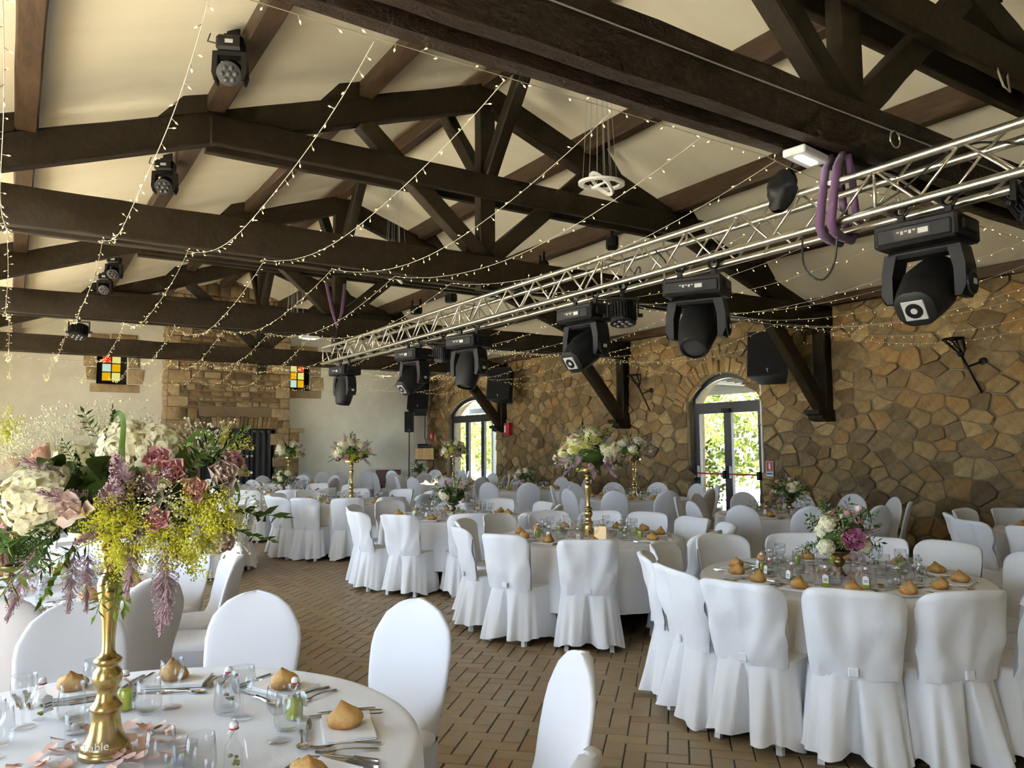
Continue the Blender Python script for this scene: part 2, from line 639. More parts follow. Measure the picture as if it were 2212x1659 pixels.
M['petal'] = petal('scattered_petal', (0.74, 0.36, 0.34), (0.84, 0.66, 0.52))
# ================================================================ the hall
def zr(x):                       # upper face of the principal rafters
    return 5.80 - 0.345 * abs(x - RX)


def zc(x):                       # ceiling lining
    return zr(x) + 0.29


# ---- floor: grout slab and terracotta tiles in herringbone
floor = tag(ob('floor', MB().box(XL - 0.3, XR + 0.5, YF, YB + 0.3, -0.12, -0.006), M['grout']), kind='structure')
TW = 0.1105
c45, s45 = cos(radians(45)), sin(radians(45))


def tile_mesh(w, h, g=0.0042, z0=-0.012, z1=0.0, c=0.003):
    mb = MB()
    a, b = w / 2 - g, h / 2 - g
    v = [(-a, -b, z0), (a, -b, z0), (a, b, z0), (-a, b, z0), (-a, -b, z1 - c), (a, -b, z1 - c), (a, b, z1 - c), (-a, b, z1 - c),
         (-a + c, -b + c, z1), (a - c, -b + c, z1), (a - c, b - c, z1), (-a + c, b - c, z1)]
    f = [(8, 9, 10, 11)]
    for i in range(4):
        j = (i + 1) % 4
        f += [(i, j, 4 + j, 4 + i), (4 + i, 4 + j, 8 + j, 8 + i)]
    return mb.add(v, f)


tiles = []
for i in range(-150, 260):
    for j in range(-150, 260):
        t = (i - j) % 4
        if t == 0:
            u, w_, hor = (i + 1.0) * TW, (j + 0.5) * TW, True
        elif t == 2:
            u, w_, hor = (i + 0.5) * TW, j * TW, False
        else:
            continue
        x, y = u * c45 - w_ * s45 + 3.0, u * s45 + w_ * c45
        if XL < x < XR and -0.5 < y < YB - 0.4:
            tiles.append((x, y, hor))
near = []
for k, (x, y, hor) in enumerate(tiles):
    px, py, d = pix(x, y, 0)
    if -20 < px < 2230 and py < 1720 and d > 0 and hypot(x - 0.25, y - 2.48) > 1.05 and hypot(x - 4.5, y - 3.1) > 1.0:
        near.append((d, k))
near.sort()
near_set = set(k for d, k in near[:300])
tm = tile_mesh(2 * TW, TW).mesh('floor_tile')
tm.materials.append(M['tile'])
rest = MB()
tv, tf = tile_mesh(2 * TW, TW).v, tile_mesh(2 * TW, TW).f
for k, (x, y, hor) in enumerate(tiles):
    a = radians(45 if hor else 135)
    if k in near_set:
        ob('tile', tm, None, floor, (x, y, RNG.uniform(-0.0006, 0.0006)), (0, 0, a))
    else:
        ca, sa = cos(a), sin(a)
        rest.add([(x + ca * p[0] - sa * p[1], y + sa * p[0] + ca * p[1], p[2]) for p in tv], tf)
tag(ob('tile_field', rest, M['tile'], floor), kind='stuff')

# ---- ceiling: two cream slopes
for s, nm in ((-1, 'ceiling'), (1, 'ceiling_2')):
    P = []
    nx, ny = 26, 96
    for j in range(ny + 1):
        y = YF + (YB + 0.2 - YF) * j / ny
        for i in range(nx + 1):
            x = RX + s * (6.5 * i / nx)
            bul = 0.022 * noise.noise((x * 0.6, y * 1.1, 3.0)) + 0.010 * noise.noise((x * 0.5, y * 3.0, 9.0))
            P.append((x, y, zc(x) + bul))
    mb2 = MB().grid(P, nx + 1, ny + 1)
    for rs_, ra, rb, rc, rd in ROOFLIGHTS:
        if rs_ == s:
            cen = [((P[q[0]][0] + P[q[2]][0]) / 2, (P[q[0]][1] + P[q[2]][1]) / 2) for q in mb2.f]
            mb2.f = [q for q, c in zip(mb2.f, cen) if not (ra < c[0] < rb and rc < c[1] < rd)]
            rl = tag(ob('window_%d' % (9 if s < 0 else 10), None), kind='structure')
            fr = MB()
            for (xa, xb, ya, yb) in ((ra - .05, rb + .05, rc - .05, rc + .04), (ra - .05, rb + .05, rd - .04, rd + .05)):
                fr.add([(xa, ya, zc(xa) + .02), (xb, ya, zc(xb) + .02), (xb, yb, zc(xb) + .02), (xa, yb, zc(xa) + .02), (xa, ya, zc(xa) + .16), (xb, ya, zc(xb) + .16), (xb, yb, zc(xb) + .16), (xa, yb, zc(xa) + .16)],
                       [(0, 3, 2, 1), (4, 5, 6, 7), (0, 1, 5, 4), (1, 2, 6, 5), (2, 3, 7, 6), (3, 0, 4, 7)])
            for xa in (ra - .04, rb - .04):
                fr.box(xa, xa + .08, rc, rd, zc(xa + .04) + .02, zc(xa + .04) + .16)
            ob('window_frame', fr, M['white_paint'], rl)
            ob('pane', MB().add([(ra, rc, zc(ra) + .1), (rb, rc, zc(rb) + .1), (rb, rd, zc(rb) + .1), (ra, rd, zc(ra) + .1)], [(0, 1, 2, 3)]), M['acrylic'], rl)
    o = ob(nm, mb2, M['ceiling'], smooth=True)
    sol = o.modifiers.new('thick', 'SOLIDIFY')
    sol.thickness = 0.12
    sol.offset = 1.0 if s < 0 else 1.0
    tag(o, kind='structure')

# ---- openings of the stone wall
DOORS = {1: dict(y0=8.82, y1=10.52, sp=2.42, top=2.90), 2: dict(y0=17.45, y1=20.2, sp=2.50, top=2.98)}


def arc_z(d, y, off=0.0):
    """height of a segmental arch (offset outwards by off) at y"""
    c, hw, rise = (d['y0'] + d['y1']) / 2, (d['y1'] - d['y0']) / 2, d['top'] - d['sp']
    R = (hw * hw + rise * rise) / (2 * rise)
    zc0 = d['top'] - R
    t = (R + off) ** 2 - (y - c) ** 2
    return zc0 + sqrt(t) if t > 0 else d['sp']


# backing wall (mortar) with the two arched openings
mb = MB()
ys = [YF, DOORS[1]['y0'], DOORS[1]['y1'], DOORS[2]['y0'], DOORS[2]['y1'], YB + 0.3]
for a, b in ((ys[0], ys[1]), (ys[2], ys[3]), (ys[4], ys[5])):
    mb.box(XR, XR + 0.45, a, b, -0.1, 4.3)
for d in DOORS.values():
    n = 24
    for k in range(n):
        a, b = d['y0'] + (d['y1'] - d['y0']) * k / n, d['y0'] + (d['y1'] - d['y0']) * (k + 1) / n
        za, zb = arc_z(d, a), arc_z(d, b)
        v = [(XR, a, za), (XR, b, zb), (XR, b, 4.3), (XR, a, 4.3), (XR + .45, a, za), (XR + .45, b, zb), (XR + .45, b, 4.3), (XR + .45, a, 4.3)]
        mb.add(v, [(0, 1, 2, 3), (7, 6, 5, 4), (0, 4, 5, 1), (3, 2, 6, 7)])
wall_right = tag(ob('wall_right', mb, M['mortar']), kind='structure')


# ---- Voronoi rubble
def voronoi(sites, x0, x1, y0, y1):
    cell = 0.6
    G = {}
    for i, (x, y) in enumerate(sites):
        G.setdefault((int(x // cell), int(y // cell)), []).append(i)
    out = []
    for i, (x, y) in enumerate(sites):
        poly = [(x0, y0), (x1, y0), (x1, y1), (x0, y1)]
        gx, gy = int(x // cell), int(y // cell)
        nb = [j for a in (-2, -1, 0, 1, 2) for b in (-2, -1, 0, 1, 2) for j in G.get((gx + a, gy + b), ()) if j != i]
        nb.sort(key=lambda j: (sites[j][0] - x) ** 2 + (sites[j][1] - y) ** 2)
        for j in nb[:26]:
            sx, sy = sites[j]
            mx, my, nx_, ny_ = (x + sx) / 2, (y + sy) / 2, sx - x, sy - y
            q = []
            for k in range(len(poly)):
                p, r_ = poly[k], poly[(k + 1) % len(poly)]
                dp = (p[0] - mx) * nx_ + (p[1] - my) * ny_
                dr = (r_[0] - mx) * nx_ + (r_[1] - my) * ny_
                if dp <= 0:
                    q.append(p)
                if (dp < 0 < dr) or (dr < 0 < dp):
                    t = dp / (dp - dr)
                    q.append((p[0] + t * (r_[0] - p[0]), p[1] + t * (r_[1] - p[1])))
            poly = q
            if len(poly) < 3:
                break
        out.append(poly)
    return out


def stone_piece(poly, gap, depth, rng, rounds=1):
    """outline (2D) -> (centroid, verts, faces) of a pillowed stone; local x,y in the wall plane, z outwards"""
    n = len(poly)
    cx, cy = sum(p[0] for p in poly) / n, sum(p[1] for p in poly) / n
    P = []
    for x, y in poly:
        d = hypot(x - cx, y - cy) + 1e-6
        k = max(0.3, 1 - gap * 1.35 / d)
        P.append(((x - cx) * k, (y - cy) * k))
    for _ in range(rounds):
        Q = []
        for k in range(len(P)):
            a, b = P[k], P[(k + 1) % len(P)]
            e = hypot(a[0] - b[0], a[1] - b[1])
            if e < 0.02:
                Q.append(((a[0] + b[0]) / 2, (a[1] + b[1]) / 2))
                continue
            t = min(0.14, 0.014 / e)
            for s in (t, 1 - t):
                j = rng.uniform(-0.004, 0.004)
                Q.append((a[0] + (b[0] - a[0]) * s + j, a[1] + (b[1] - a[1]) * s - j))
        P = Q
    m_ = len(P)
    tx, ty = rng.uniform(-0.12, 0.12), rng.uniform(-0.12, 0.12)
    v = []
    for sc_, zz in ((1.0, -0.03), (0.99, depth * 0.6), (0.93, depth)):
        for x, y in P:
            z = zz + (0 if zz < 0 else (tx * x + ty * y) * (1 if zz == depth else 0.6) + rng.uniform(-0.003, 0.003))
            v.append((x * sc_, y * sc_, z))
    v.append((rng.uniform(-0.02, 0.02), rng.uniform(-0.02, 0.02), depth + rng.uniform(0.0, 0.008)))
    f = []
    for r_ in range(2):
        for k in range(m_):
            k2 = (k + 1) % m_
            f.append((r_ * m_ + k, r_ * m_ + k2, (r_ + 1) * m_ + k2, (r_ + 1) * m_ + k))
    f += [(2 * m_ + k, 2 * m_ + (k + 1) % m_, 3 * m_) for k in range(m_)]
    return (cx, cy), v, f


rng = random.Random(5)
AN = 1.40
sites = []


def door_side(y, z, off=0.33):
    """signed: inside (True) the opening plus its ring of arch stones"""
    for d in DOORS.values():
        if d['y0'] < y < d['y1'] and z < arc_z(d, y, off):
            return True
    return False


for d in DOORS.values():
    z = 0.14
    while z < d['sp'] + 0.1:
        for yy, s in ((d['y0'], -1), (d['y1'], 1)):
            w_ = rng.uniform(0.14, 0.2)
            sites.append(((yy + s * w_) / AN, z))
            sites.append(((yy - s * w_) / AN, z))
        z += rng.uniform(0.26, 0.36)
    n = 9
    for k in range(n + 1):
        y = d['y0'] + (d['y1'] - d['y0']) * k / n
        z = arc_z(d, y, 0.33)
        sites.append((y / AN, z + 0.12))
        sites.append((y / AN, z - 0.12))
nb0 = len(sites)
G2 = {}
for i, (a, b) in enumerate(sites):
    G2.setdefault((int(a // 0.5), int(b // 0.5)), []).append((a, b, 0.22))
tries = 0
while tries < 26000:
    tries += 1
    y, z = rng.uniform(3.4, YB) / AN, rng.uniform(0.0, 4.1)
    rr = rng.choice((0.12, 0.15, 0.18, 0.22, 0.26, 0.31))
    if door_side(y * AN, z):
        continue
    g = (int(y // 0.5), int(z // 0.5))
    ok = True
    for a in (-1, 0, 1):
        for b in (-1, 0, 1):
            for (p, q, r2) in G2.get((g[0] + a, g[1] + b), ()):
                if (p - y) ** 2 + (q - z) ** 2 < (0.5 * (rr + r2)) ** 2 * 1.1:
                    ok = False
                    break
            if not ok:
                break
        if not ok:
            break
    if ok:
        sites.append((y, z))
        G2.setdefault(g, []).append((y, z, rr))
cells = voronoi(sites, 3.3 / AN, YB / AN, -0.02, 4.12)
stones = []
for (sy, sz), poly in zip(sites, cells):
    if len(poly) < 3 or door_side(sy * AN, sz, 0.30):
        continue
    poly = [(a * AN, b) for a, b in poly]
    (cy, cz), v, f = stone_piece(poly, rng.choice((0.006, 0.009, 0.014)), rng.uniform(0.008, 0.036), rng)
    px, py, dd = pix(XR, cy, cz)
    area = 0
    for k in range(len(poly)):
        a, b = poly[k], poly[(k + 1) % len(poly)]
        area += a[0] * b[1] - a[1] * b[0]
    seen = (-40 < px < 2260 and 540 < py < 1190)
    stones.append((abs(area) / dd ** 2.4 if seen else 0, cy, cz, v, f))
stones.sort(key=lambda s: -s[0])
rest = MB()
for k, (sc_, cy, cz, v, f) in enumerate(stones):
    # wall faces -X: local (x,y,z) -> (-z, x, y) in world; mirror keeps normals outward
    vv = [(-p[2], p[0], p[1]) for p in v]
    ff = [q[::-1] for q in f]
    if k < 276:
        ob('stone', MB().add(vv, ff), M['stone'], wall_right, (XR, cy, cz), smooth=True, angle=50)
    else:
        rest.add([(XR + p[0], cy + p[1], cz + p[2]) for p in vv], ff)
tag(ob('rubble_stones', rest, M['stone'], wall_right, smooth=True, angle=50), kind='stuff')

# arch stones
for d in DOORS.values():
    c, hw, rise = (d['y0'] + d['y1']) / 2, (d['y1'] - d['y0']) / 2, d['top'] - d['sp']
    R = (hw * hw + rise * rise) / (2 * rise)
    z0 = d['top'] - R
    amax = math.asin(min(1, (hw + 0.10) / R))
    n = int(2 * amax * R / 0.115)
    aa = -amax
    k = 0
    while aa < amax:
        da = rng.uniform(0.075, 0.15) / R
        r0, r1 = R + 0.015, R + rng.uniform(0.25, 0.34)
        poly = []
        for a, r_ in ((aa, r0), (aa + da, r0), (aa + da, r1), (aa, r1)):
            poly.append((c + r_ * sin(a), z0 + r_ * cos(a)))
        (cy, cz), v, f = stone_piece(poly, 0.007, rng.uniform(0.03, 0.06), rng)
        ob('voussoir', MB().add([(-p[2], p[0], p[1]) for p in v], [q[::-1] for q in f]), M['vouss'], wall_right, (XR, cy, cz), smooth=True, angle=50)
        aa += da


# ---- glazed doors in the stone wall
def flat_yz(mb, poly, x0, x1):
    """polygon given in (y, z), extruded along x"""
    Mx = Matrix(((0, 0, 1, 0), (1, 0, 0, 0), (0, 1, 0, 0), (0, 0, 0, 1)))
    return mb.prism(poly, x0, x1, Mx)


def arch_door(name, d, mull, leaf_top, bars):
    x0, x1 = XR + 0.14, XR + 0.21
    root = tag(ob(name, None), kind='structure')
    y0, y1 = d['y0'] + 0.015, d['y1'] - 0.015
    mb = MB()
    fw = 0.065
    mb.box(x0, x1, y0, y0 + fw, 0, d['sp'] + 0.02)
    mb.box(x0, x1, y1 - fw, y1, 0, d['sp'] + 0.02)
    n = 22
    for k in range(n):
        a, b = y0 + (y1 - y0) * k / n, y0 + (y1 - y0) * (k + 1) / n
        poly = [(a, arc_z(d, a) - 0.015 - fw), (b, arc_z(d, b) - 0.015 - fw), (b, arc_z(d, b) - 0.005), (a, arc_z(d, a) - 0.005)]
        flat_yz(mb, poly, x0, x1)
    ob('door_frame', mb, M['frame'], root)
    mb = MB().box(x0 - 0.01, x1 + 0.01, y0, y1, leaf_top, leaf_top + 0.10)
    ob('transom_bar', mb, M['frame'], root)
    # fanlight pane
    poly = [(y0 + fw, leaf_top + 0.1), (y1 - fw, leaf_top + 0.1)]
    for k in range(13):
        y = y1 - fw - (y1 - y0 - 2 * fw) * k / 12
        poly.append((y, arc_z(d, y) - 0.07))
    ob('pane', flat_yz(MB(), poly, x0 + 0.03, x0 + 0.034), M['pane'], root)
    for i in range(len(mull) - 1):
        a, b = mull[i], mull[i + 1]
        lf = MB()
        s = 0.085
        lf.box(x0 - 0.005, x1 - 0.005, a, a + s, 0.02, leaf_top)
        lf.box(x0 - 0.005, x1 - 0.005, b - s, b, 0.02, leaf_top)
        lf.box(x0 - 0.005, x1 - 0.005, a + s, b - s, 0.02, 0.16)
        lf.box(x0 - 0.005, x1 - 0.005, a + s, b - s, leaf_top - 0.1, leaf_top)
        leaf = ob('door_leaf', lf, M['frame'], root)
        ob('pane', MB().box(x0 + 0.025, x0 + 0.03, a + s, b - s, 0.16, leaf_top - 0.1), M['pane'], leaf)
        if bars:
            mb = MB().box(x0 - 0.085, x0 - 0.05, a + 0.02, b - 0.02, 1.055, 1.085)
            ob('panic_bar', mb, M['red'], leaf)
            for yy, zz0, zz1 in ((a + 0.045, 0.98, 1.13), (b - 0.045, 0.98, 1.22)):
                ob('bar_bracket', MB().cbox(x0 - 0.10, x0 - 0.004, yy - 0.035, yy + 0.035, zz0, zz1, 0.012), M['black'], leaf)
            dots = MB()
            for k in range(4):
                yy = a + s + (b - a - 2 * s) * (k + 0.5) / 4
                for zz in (1.50,):
                    dots.lathe([(0.022, 0), (0.022, 0.001)], 10, Matrix.Translation((x0 + 0.022, yy, zz)) @ Matrix.Rotation(radians(90), 4, 'Y'))
            ob('safety_dots', dots, M['linework'], leaf)
    if bars:
        c = (y0 + y1) / 2
        ob('closer_box', MB().cbox(x0 - 0.07, x0 - 0.005, c - 0.1, c + 0.1, leaf_top - 0.1, leaf_top - 0.02, 0.01), M['black'], root)
    return root


d1, d2 = DOORS[1], DOORS[2]
arch_door('door_1', d1, [d1['y0'] + 0.08, (d1['y0'] + d1['y1']) / 2, d1['y1'] - 0.08], 2.28, True)
w3 = (d2['y1'] - d2['y0'] - 0.16) / 3
arch_door('door_2', d2, [d2['y0'] + 0.08 + w3 * k for k in range(4)], 2.38, False)
for d in DOORS.values():
    portal((XR + 0.44, (d['y0'] + d['y1']) / 2, d['top'] / 2), (0, radians(90), 0), d['top'], d['y1'] - d['y0'])

# ---- left wall with its glazed bays (beside the camera, lets the daylight in)
mb = MB()
edges = [YF] + [e for w in WIN_L for e in w] + [YB + 0.3]
for k in range(0, len(edges), 2):
    mb.box(XL - 0.35, XL, edges[k], edges[k + 1], -0.1, 4.3)
for a, b in WIN_L:
    mb.box(XL - 0.35, XL, a, b, -0.1, WIN_Z[0])
    mb.box(XL - 0.35, XL, a, b, WIN_Z[1], 4.3)
tag(ob('wall_left', mb, M['plaster']), kind='structure')
for k, (a, b) in enumerate(WIN_L):
    w = tag(ob('window_%d' % (k + 3), None), kind='structure')
    mb = MB()
    x0, x1 = XL - 0.25, XL - 0.19
    for y in (a, (a + b) / 2 - 0.035, b - 0.07):
        mb.box(x0, x1, y, y + 0.07, *WIN_Z)
    mb.box(x0, x1, a, b, WIN_Z[0], WIN_Z[0] + 0.07)
    mb.box(x0, x1, a, b, WIN_Z[1] - 0.07, WIN_Z[1])
    ob('window_frame', mb, M['frame'], w)
    for y0, y1 in ((a + 0.07, (a + b) / 2 - 0.035), ((a + b) / 2 + 0.035, b - 0.07)):
        ob('pane', MB().box(x0 + 0.03, x0 + 0.034, y0, y1, WIN_Z[0] + 0.07, WIN_Z[1] - 0.07), M['acrylic'], w)
tag(ob('wall_front', MB().box(XL - 0.35, XR + 0.45, YF - 0.3, YF, -0.1, 6.4), M['plaster']), kind='structure')

# ---- end wall with two small stained windows
WB = [(1.69, 2.38), (6.43, 7.10)]
ZB = (3.20, 4.25)
mb = MB()
xs = [XL - 0.35, WB[0][0], WB[0][1], WB[1][0], WB[1][1], XR + 0.45]
for k in (0, 2, 4):
    mb.box(xs[k], xs[k + 1], YB, YB + 0.45, -0.1, 6.4)
for a, b in WB:
    mb.box(a, b, YB, YB + 0.45, -0.1, ZB[0])
    mb.box(a, b, YB, YB + 0.45, ZB[1], 6.4)
wall_back = tag(ob('wall_back', mb, M['plaster']), kind='structure')
SG = {'red': (0.30, 0.07, 0.03), 'orange': (0.31, 0.20, 0.02), 'lemon': (0.30, 0.265, 0.13), 'pale': (0.25, 0.265, 0.21)}
for k in SG:
    M['sg_' + k] = thin_glass('stained_' + k, SG[k], 1.3)
PAT = [['orange', 'lemon', 'pale', 'orange', 'red', 'lemon', 'orange', 'lemon'],
       ['pale', 'orange', 'orange', 'lemon', 'lemon', 'red', 'lemon', 'orange']]
for wi, (a, b) in enumerate(WB):
    w = tag(ob('window_%d' % (wi + 1), None), kind='structure')
    yy = YB + 0.22
    pa, pb = a + 0.14, b - 0.14
    fr = MB()
    fr.box(a, pa, yy - 0.02, yy + 0.03, *ZB)
    fr.box(pb, b, yy - 0.02, yy + 0.03, *ZB)
    fr.box(pa, pb, yy - 0.02, yy + 0.03, ZB[0], ZB[0] + 0.10)
    fr.box(pa, pb, yy - 0.02, yy + 0.03, ZB[1] - 0.08, ZB[1])
    mid = (pa + pb) / 2
    fr.box(mid - 0.012, mid + 0.012, yy - 0.015, yy + 0.02, ZB[0] + 0.1, ZB[1] - 0.08)
    hh = (ZB[1] - ZB[0] - 0.18) / 4
    for r_ in range(1, 4):
        z = ZB[0] + 0.1 + hh * r_
        fr.box(pa, pb, yy - 0.015, yy + 0.02, z - 0.012, z + 0.012)
    ob('window_frame', fr, M['black'], w)
    for r_ in range(4):
        for c_ in range(2):
            z = ZB[0] + 0.1 + hh * r_
            x = (pa, mid)[c_]
            nm = PAT[wi][r_ * 2 + c_]
            ob('pane', MB().box(x, x + (pb - pa) / 2, yy, yy + 0.004, z, z + hh), M['sg_' + nm], w)
    # rough stone surround, built into the plaster
    blocks = [(a - 0.30, a - 0.0, 3.62, 3.98), (a - 0.24, a - 0.0, 3.28, 3.61), (b, b + 0.27, 3.62, 3.96), (b, b + 0.36, 3.22, 3.60),
              (b, b + 0.22, 3.97, 4.30), (a - 0.20, a, 3.99, 4.30), (a - 0.14, b + 0.30, 2.99, 3.20), (a - 0.16, a + 0.28, 4.26, 4.44), (a + 0.29, b + 0.20, 4.27, 4.47)]
    for (p, q, r_, s_) in blocks:
        poly = [(p + rng.uniform(-.02, .02), r_ + rng.uniform(-.015, .015)), (q, r_), (q + rng.uniform(-.02, .02), s_ + rng.uniform(-.015, .015)), (p, s_)]
        (cx, cz_), v, f = stone_piece(poly, 0.004, rng.uniform(0.03, 0.05), rng)
        ob('surround_stone', MB().add([(p_[0], -p_[2], p_[1]) for p_ in v], f), M['quoin'], w, (cx, YB, cz_), smooth=True, angle=50)

# ---- chimney breast
CX0, CX1, CYF = 3.22, 6.30, 20.85
OX0, OX1, OZ = 4.05, 5.95, 2.10
mb = MB()
mb.box(CX0, OX0, CYF, YB, 0, 6.3)
mb.box(OX1, CX1, CYF, YB, 0, 6.3)
mb.box(OX0, OX1, CYF, YB, OZ, 6.3)
mb.box(OX0, OX1, CYF + 0.42, YB, 0, OZ)
mb.box(CX1, 6.58, CYF + 0.03, YB, 0, 2.0)
chim = tag(ob('fireplace', mb, M['mortar2']), 'floor to ceiling rubble stone chimney breast on the plaster end wall', 'fireplace')
ob('mantel_slab', MB().cbox(CX1 + 0.02, 6.70, CYF - 0.05, YB, 2.0, 2.11, 0.015), M['quoin'], chim)


def chim_stone(poly, matn, depth, gap=0.012):
    (cx, cz_), v, f = stone_piece(poly, gap, depth, rng, 2)
    ob('stone', MB().add([(p_[0], -p_[2], p_[1]) for p_ in v], f), M[matn], chim, (cx, CYF, cz_), smooth=True, angle=50)


z = 0.02
row = 0
side_rest = MB()
while z < 5.9:
    hq = rng.uniform(0.24, 0.34)
    long = row % 2
    wl, wr = (0.58, 0.32) if long else (0.30, 0.46)
    wl *= rng.uniform(0.85, 1.15)
    wr *= rng.uniform(0.85, 1.1)
    for x0, x1 in ((CX0, CX0 + wl), (CX1 - wr, CX1)):
        if z + hq > 0.9:
            chim_stone([(x0, z), (x1, z), (x1, z + hq), (x0, z + hq)], 'quoin', rng.uniform(0.02, 0.04))
    # two thinner courses of rubble between the quoins
    zs = [z, z + hq * rng.uniform(0.38, 0.62), z + hq] if rng.random() < 0.75 else [z, z + hq]
    for zz0, zz1 in zip(zs[:-1], zs[1:]):
        x = CX0 + wl
        while x < CX1 - wr - 0.05:
            w_ = rng.choice((0.13, 0.18, 0.24, 0.32, 0.42))
            x2 = min(x + w_, CX1 - wr)
            if CX1 - wr - x2 < 0.1:
                x2 = CX1 - wr
            mid = (x + x2) / 2
            inside = OX0 - 0.1 < mid < OX1 + 0.1 and zz0 < OZ + 0.24
            if not inside and zz0 > 0.9:
                tl = rng.uniform(0, .05)
                e1, e2 = rng.uniform(-.03, .03), rng.uniform(-.03, .03)
                chim_stone([(x, zz0 + tl), (x2, zz0 + rng.uniform(0, .02)), (x2 + e1 * 0.3, zz1 - rng.uniform(0, .03)), (x + e2 * 0.3, zz1 - rng.uniform(0, .02))],
                           'stone2' if rng.random() < 0.86 else 'quoin', rng.uniform(0.015, 0.05))
            x = x2
    # left flank
    for zz0, zz1 in zip(zs[:-1], zs[1:]):
        y = CYF
        while y < YB - 0.05:
            y2 = min(YB, y + rng.choice((0.18, 0.26, 0.34)))
            (cy, cz_), v, f = stone_piece([(y, zz0), (y2, zz0), (y2, zz1), (y, zz1)], 0.012, rng.uniform(.015, .04), rng)
            side_rest.add([(CX0 - p_[2], cy + p_[0], cz_ + p_[1]) for p_ in v], [q[::-1] for q in f])
            y = y2
    z += hq
    row += 1
tag(ob('flank_stones', side_rest, M['quoin'], chim, smooth=True, angle=50), kind='stuff')
x = OX0 - 0.12
while x < OX1 + 0.1:
    w_ = rng.uniform(0.085, 0.14)
    lean = (x - 5.0) * 0.06
    chim_stone([(x, OZ + 0.005), (x + w_, OZ + 0.005), (x + w_ + lean, OZ + rng.uniform(.28, .34)), (x + lean, OZ + rng.uniform(.28, .34))], 'stone2', rng.uniform(.03, .06), 0.009)
    x += w_
z = 0.9
while z < 2.0:
    for xa, xb in ((CX1, 6.58),):
        (cx, cz_), v, f = stone_piece([(xa, z), (xb, z), (xb, min(2.0, z + 0.3)), (xa, min(2.0, z + 0.3))], 0.012, 0.03, rng)
        ob('stone', MB().add([(p_[0], -p_[2], p_[1]) for p_ in v], f), M['stone2'], chim, (cx, CYF + 0.03, cz_), smooth=True, angle=50)
    z += 0.3

# curtain across the hearth
cur = thing('curtain', 'charcoal eyelet curtain closing the hearth of the stone chimney', 'curtain', (4.98, CYF + 0.03, 0))
for x0, x1, ph in ((-0.98, -0.36, 0.2), (-0.34, 0.28, 1.4), (0.30, 0.86, 2.2)):
    P = []
    nu = 40
    for zz in (0.05, 0.6, 1.2, 1.8, 2.08):
        for i in range(nu):
            t = i / (nu - 1)
            P.append((x0 + (x1 - x0) * t, 0.05 + 0.035 * sin(t * 2 * pi * 3.5 + ph) + 0.008 * sin(t * 31 + zz), zz))
    ob('curtain_panel', MB().grid(P, nu, 5), M['curtain'], cur, smooth=True)
ob('curtain_rod', MB().tube([(-1.0, 0.05, 2.03), (1.05, 0.05, 2.03)], 0.011, 8).ball((1.07, 0.05, 2.03), 0.025), M['iron'], cur)
for x in (-0.8, -0.62, -0.45, -0.2, 0.0, 0.2, 0.42, 0.60, 0.78):
    ring = [(x, 0.02 + 0.0 + 0.028 * sin(a * pi / 6), 2.03 + 0.028 * cos(a * pi / 6)) for a in range(12)]
    ring = [(x + 0.028 * sin(a * pi / 6), 0.015, 2.03 + 0.028 * cos(a * pi / 6)) for a in range(12)]
    ob('eyelet', MB().tube(ring, 0.006, 6, True), M['chrome'], cur, smooth=True)
# ================================================================ outside the glazed doors
m = M['gravel'] = mat('pale_gravel', (0.70, 0.65, 0.56), 0.95)
tag(ob('ground', MB().box(XR + 0.45, 70, -30, 90, -0.25, -0.08).box(-60, XL - 0.35, -40, 60, -0.25, -0.08), M['gravel']), kind='structure')
M['treeleaf'] = petal('tree_foliage', (0.06, 0.10, 0.010), (0.15, 0.17, 0.03))
M['bark'] = mat('bark', (0.16, 0.12, 0.08), 0.9)
rt = random.Random(3)


def tree(loc, h, r, label, n=1700):
    t = thing('garden_tree', label, 'tree', loc, group='garden trees outside the doors')
    mb = MB()
    mb.tube([(0, 0, -0.1), (0.05, 0.1, h * 0.3), (0.0, 0.0, h * 0.62)], [0.13, 0.10, 0.05], 8)
    for k in range(6):
        a = rt.uniform(0, 6.28)
        mb.tube([(0.02, 0.04, h * rt.uniform(0.25, 0.45)), (cos(a) * r * 0.4, sin(a) * r * 0.4, h * 0.6), (cos(a) * r * 0.7, sin(a) * r * 0.7, h * 0.8)], [0.05, 0.035, 0.015], 6)
    ob('trunk', mb, M['bark'], t)
    mb = MB()
    cl = []
    for k in range(30):
        a, b, q = rt.uniform(0, 6.28), rt.uniform(-0.9, 1), rt.uniform(0.35, 1)
        cl.append((cos(a) * r * q * sqrt(1 - b * b * 0.6), sin(a) * r * q * sqrt(1 - b * b * 0.6), h * 0.62 + b * h * 0.36))
    for k in range(n):
        c = rt.choice(cl)
        p = Vector((c[0] + rt.gauss(0, r * 0.17), c[1] + rt.gauss(0, r * 0.17), c[2] + rt.gauss(0, r * 0.15)))
        d = Vector((rt.gauss(0, 1), rt.gauss(0, 1), rt.gauss(0, 0.6))).normalized()
        s = d.cross(Vector((rt.gauss(0, 1), rt.gauss(0, 1), 1))).normalized()
        e = rt.uniform(0.10, 0.2)
        mb.add([p, p + d * e * 0.5 + s * e * 0.28, p + d * e, p + d * e * 0.5 - s * e * 0.28], [(0, 1, 2, 3)])
    tag(ob('foliage', mb, M['treeleaf'], t), kind='stuff')


